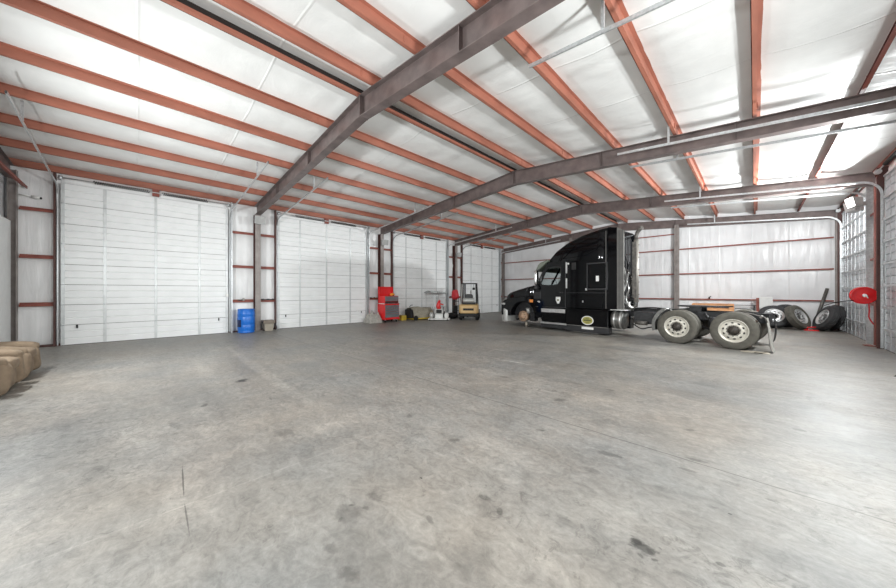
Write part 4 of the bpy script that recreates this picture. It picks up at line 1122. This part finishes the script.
# side extenders behind sleeper
for y0, y1 in ((.02, .05), (TW - .05, TW - .02)):
    ex = part(MB().prism([(5.12, .98), (5.42 if y0 < 1 else 5.26, .98), (5.42 if y0 < 1 else 5.26, 3.88), (5.12, 3.94)], 'y', y0, y1, BK), 'side_extender')
    if y0 > 1: continue
    MB().prism([(5.42, .98), (5.64, 1.0), (5.64, 3.76), (5.42, 3.88)], 'y', y0 - .008, y1 + .02, M['grey_trim']).build('rubber_edge', ex, label='grey rubber edge')
    q = MB()
    for k in range(4): q.box(5.46 + k * .045, 5.47 + k * .045, y0 - .014, y0 - .007, 1.02, 3.78, M['darkmetal'])
    q.build('edge_grooves', ex)
# back of sleeper details
bw = MB()
for k in range(8): bw.box(5.12, 5.15, .25 + k * .25, .29 + k * .25, 1.0, 3.7, M['blk_plastic'])
part(bw, 'rear_wall_ribs')
part(MB().box(5.15, 5.2, .5, 1.1, 2.2, 2.8, M['darkmetal']), 'rear_hatch', .02)
def wig(pts, r, m, nm, seg=8):
    path = []
    P = [Vector(p) for p in pts]
    for i in range(len(P) - 1):
        for k in range(seg):
            t_ = k / seg; a = P[max(i - 1, 0)]; b = P[i]; c = P[i + 1]; d = P[min(i + 2, len(P) - 1)]
            path.append(.5 * ((2 * b) + (c - a) * t_ + (2 * a - 5 * b + 4 * c - d) * t_ ** 2 + (3 * b - a - 3 * c + d) * t_ ** 3))
    path.append(P[-1])
    return part(MB().tube(path, r, m, 8), nm)
wig([(5.2, .55, 3.5), (5.35, .5, 3.0), (5.25, .6, 2.5), (5.5, .4, 2.0), (5.35, .45, 1.5), (5.6, .4, 1.15)], .02, M['bumper'], 'air_line')
wig([(5.2, .75, 3.3), (5.3, .7, 2.7), (5.5, .5, 2.35), (5.55, .45, 1.9), (5.4, .4, 1.3), (5.5, .4, 1.05)], .025, M['white'], 'air_line')
wig([(5.2, .9, 2.6), (5.6, .6, 2.3), (5.75, .4, 1.9), (5.6, .4, 1.4), (5.7, .45, 1.1)], .022, M['grease'], 'air_line')
wig([(5.22, .4, 3.6), (5.3, .45, 3.2), (5.28, .5, 2.7), (5.4, .42, 2.2)], .015, M['alu'], 'air_line')
coil = [(5.72 + .06 * math.cos(2 * PI * k / 8), .45 + .06 * math.sin(2 * PI * k / 8), 2.25 - .011 * k) for k in range(100)]
part(MB().tube(coil, .014, M['rubber'], 6), 'coiled_air_hose')
part(MB().box(5.3, 5.34, .4, .44, 1.0, 3.0, M['alu']), 'hose_rail')
# exhaust stack
st = part(MB().cyl((5.91, .38, 1.25), (5.91, .38, 3.42), .075, M['stackgrey'], 20), 'exhaust_stack', label='grey vertical exhaust stack')
MB().tube([(5.91, .38, 3.42), (5.91, .38, 3.55), (5.94, .38, 3.66), (6.01, .36, 3.75), (6.11, .33, 3.82)], [.062, .062, .062, .065, .07], M['grease'], 16).build('exhaust_tip', st)
hs = MB()
hs.box(5.81, 5.94, .30, .46, 1.4, 3.35, M['grease'])
for k in range(5): hs.box(5.83, 6.0, .36, .40, 1.5 + k * .43, 1.53 + k * .43, M['grease'])
hs.build('heat_shield', st)
wig([(5.91, .38, 1.28), (5.89, .38, 1.15), (5.79, .38, 1.03), (5.72, .42, .98), (5.5, .5, .97)], .06, M['tank'], 'exhaust_elbow')
wig([(5.75, .2, 1.25), (5.76, .15, 1.12), (5.86, .2, 1.05)], .05, M['alu'], 'intake_hose')
wig([(5.18, .35, 3.72), (5.24, .38, 3.3), (5.2, .32, 2.8), (5.3, .36, 2.3), (5.25, .3, 1.8), (5.36, .3, 1.1)], .016, M['white'], 'air_line')
wig([(5.2, 1.0, 3.4), (5.4, .8, 2.9), (5.6, .62, 2.5), (5.66, .5, 2.2)], .02, M['rubber'], 'air_line')
wig([(5.2, .5, 3.65), (5.3, .42, 3.4), (5.24, .5, 3.1), (5.36, .4, 2.8), (5.3, .42, 2.4), (5.45, .36, 2.0), (5.5, .38, 1.5), (5.6, .36, 1.2)], .018, M['white'], 'air_line')
wig([(5.7, .3, 2.3), (5.62, .34, 2.0), (5.7, .3, 1.7), (5.6, .34, 1.4), (5.66, .3, 1.12)], .03, M['alu'], 'air_line')
part(MB().box(5.60, 5.86, .42, .48, 1.3, 1.36, M['chassis']), 'stack_bracket')
# fuel tank (round) behind steps
tk = part(MB().lathe([(0, 5.17), (.29, 5.17), (.33, 5.2), (.335, 5.24), (.335, 5.54), (.31, 5.58), (.27, 5.57), (.2, 5.60), (0, 5.605)], M['tank'], 40, 'x', (0, .36, .60)), 'round_tank', label='dusty round metal tank')
for u in (5.26, 5.46): MB().lathe([(.337, u), (.345, u + .01), (.345, u + .05), (.337, u + .06)], M['alu'], 40, 'x', (0, .36, .60)).build('tank_strap', tk)
part(MB().box(5.15, 5.75, .1, .6, .94, .99, M['alu']), 'deck_plate', .01)
part(MB().box(5.18, 5.5, .2, .5, .99, 1.12, M['grease']), 'valve_box', .03)
# frame rails and cross members
for y in (.80, 1.58):
    rl = MB().box(.8, 9.1, y, y + .012, .72, .99, M['chassis']).box(.8, 9.1, y, y + .08, .975, .99, M['chassis']).box(.8, 9.1, y, y + .08, .72, .735, M['chassis'])
    part(rl, 'frame_rail')
for u in (5.9, 6.5, 7.86, 9.0): part(MB().box(u, u + .09, .81, 1.6, .74, .95, M['chassis']), 'cross_member', .01)
part(MB().box(5.85, 6.45, .30, .78, .52, .92, M['chassis']), 'battery_box', .03)
part(MB().cyl((6.5, .55, .62), (6.95, .55, .62), .12, M['chassis'], 20), 'air_tank')
part(MB().cyl((5.95, .2, .55), (6.3, .2, .55), .07, M['grease'], 14), 'air_filter')
part(MB().tube([(5.7, yc, .62), (7.1, yc, .52)], .06, M['grease'], 12), 'drive_shaft')
wig([(5.8, .35, .5), (6.1, .3, .35), (6.4, .35, .42), (6.8, .4, .35)], .02, M['chassis'], 'air_line')
wig([(5.8, .75, 1.02), (6.3, .7, 1.06), (6.9, .75, 1.03), (7.4, .9, 1.08)], .02, M['chassis'], 'air_line')
# fifth wheel
fw = MB()
pts = [(7.15 + .48, -.0)]
prof = [(7.35 + .45 * math.cos(a), yc + .46 * math.sin(a)) for a in [rad(q) for q in range(50, 311, 13)]] + [(8.25, yc - .35), (7.95, yc - .05), (7.95, yc + .05), (8.25, yc + .35)]
fw.prism(prof, 'z', 1.12, 1.16, M['chassis'])
fifth = part(fw, 'fifth_wheel')
MB().box(7.3, 7.6, .82, .9, .99, 1.12, M['chassis']).box(7.3, 7.6, 1.56, 1.64, .99, 1.12, M['chassis']).build('fifth_wheel_bracket', fifth)
# rear axles
for u in (7.15, 8.46):
    part(MB().cyl((u, .5, .52), (u, TW - .5, .52), .07, M['chassis'], 14), 'rear_axle')
    part(MB().blob((u, yc, .54), (.5, .5, .46), M['chassis'], .9), 'differential')
    for y in (.72, 1.72):
        part(MB().cyl((u + .25, y, .60), (u + .25, y, .86), .13, M['rubber'], 20), 'air_spring')
    for y in (.16, .50): put_wheel(wm_dirty, TR, (u, y, .52), (0, (u * 1.3) % 1, 0))
    for y in (TW - .16, TW - .50): put_wheel(wm_dirty, TR, (u, y, .52), (0, (u * 1.3) % 1, PI))
    part(MB().cyl((u - .3, .62, .5), (u - .5, .62, .62), .10, M['grease'], 16), 'brake_chamber')
part(MB().tube([(7.5, .66, .62), (7.86, .68, .45), (8.2, .66, .62)], .04, M['chassis'], 8), 'torque_rod')
part(MB().cyl((7.75, .5, .95), (7.95, .5, .6), .04, M['chassis'], 10), 'shock_absorber')
part(MB().cyl((7.95, .4, .55), (7.95, .4, .85), .09, M['chassis'], 14), 'brake_chamber')
# quarter fenders
def qf(uc, a0, a1, rr=.60):
    return MB().grid(lambda a, b: (uc + rr * math.cos(rad(a0 + (a1 - a0) * a)), .02 + .6 * b, .52 + rr * math.sin(rad(a0 + (a1 - a0) * a))), 16, 2, M['alu']).grid(lambda a, b: (uc + (rr + .012) * math.cos(rad(a0 + (a1 - a0) * a)), .02 + .6 * b, .52 + (rr + .012) * math.sin(rad(a0 + (a1 - a0) * a))), 16, 2, M['bumper'])
qq = part(qf(7.15, 195, 118, .59), 'quarter_fender', label='dull metal quarter fender')
def arc(r, a0, a1): return [(7.15 + r * math.cos(rad(a0 + (a1 - a0) * k / 14)), .52 + r * math.sin(rad(a0 + (a1 - a0) * k / 14))) for k in range(15)]
MB().prism(arc(.66, 195, 118) + arc(.565, 118, 195), 'y', .0, .02, M['tank']).build('fender_lip', qq)
part(MB().tube([(6.62, .2, .95), (6.8, .5, 1.05), (6.9, .8, .95)], .02, M['bumper'], 8), 'fender_bracket')
# rear bracket and mud flap
part(MB().tube([(8.95, .86, .92), (8.98, .5, .93), (9.0, .05, .93)], .03, M['grease'], 10), 'flap_hanger')
part(MB().tube([(8.55, .06, 1.09), (8.85, .06, 1.0), (9.08, .05, .93), (9.12, .04, .8)], .016, M['grease'], 8), 'flap_spring')
part(MB().grid(lambda a, b: (9.08 + .05 * math.sin(a * 3) + .13 * a ** 4, .04 + .56 * b, .90 - .88 * a), 16, 4, M['bumper']).grid(lambda a, b: (9.092 + .05 * math.sin(a * 3) + .13 * a ** 4, .04 + .56 * b, .90 - .88 * a), 16, 4, M['sheet']), 'mud_flap')
part(MB().grid(lambda a, b: (9.08 + .05 * math.sin(a * 3), TW - .6 + .56 * b, .90 - .8 * a), 16, 4, M['rubber']).grid(lambda a, b: (9.092 + .05 * math.sin(a * 3), TW - .6 + .56 * b, .90 - .8 * a), 16, 4, M['rubber']), 'mud_flap')
part(MB().box(8.95, 9.1, .8, 1.66, .74, .99, M['chassis']), 'rear_cross_member')
# jack under front axle
t = thing('bottle_jack', 'small greasy bottle jack under the truck front axle', 'jack', (7.30, 12.60, 0), (0, 0, -.1))
MB().box(-.1, .1, -.08, .08, 0, .03, M['grease']).build('base', t)
MB().cyl((0, 0, .03), (0, 0, .24), .055, M['tub2'], 16).build('cylinder', t)
MB().cyl((0, 0, .24), (0, 0, .37), .03, M['chrome'], 12).build('ram', t)
MB().cyl((.05, -.02, .06), (.22, -.12, .12), .012, M['grease'], 8).build('pump_lever', t)
# debris under the mud flap
o = MB().grid(lambda a, b: ((a - .5) * .55, (b - .5) * .25, .004 + .05 * abs(noise.noise(Vector((a * 5, b * 5, 2))))), 14, 8, M['tub2']).build('cardboard_scrap', loc=(14.75, 11.5, 0)); tag(o, 'brown cardboard scrap on the floor by the mud flap', 'cardboard')

# ------------------------------------------------------------------ camera, world, view
cam = bpy.data.cameras.new('camera'); co = bpy.data.objects.new('camera', cam); C.objects.link(co)
cam.sensor_width = 36; cam.lens = 308.5 / 896 * 36; cam.shift_y = -2 / 896; cam.clip_start = .05
co.location = (14.75, 0, 1.6); co.rotation_euler = (rad(90), 0, rad(44.86))
sc = bpy.context.scene; sc.camera = co
w = bpy.data.worlds.new('world'); sc.world = w; w.use_nodes = True
w.node_tree.nodes['Background'].inputs[0].default_value = (.6, .7, .8, 1); w.node_tree.nodes['Background'].inputs[1].default_value = .3
sc.view_settings.view_transform = 'Standard'; sc.view_settings.look = 'None'; sc.view_settings.gamma = 1
sc.view_settings.use_curve_mapping = False
sc.view_settings.exposure = .04
sc.cycles.max_bounces = 12; sc.cycles.diffuse_bounces = 8; sc.cycles.glossy_bounces = 4; sc.cycles.transmission_bounces = 8
sc.cycles.sample_clamp_indirect = 6
sc.cycles.use_denoising = True
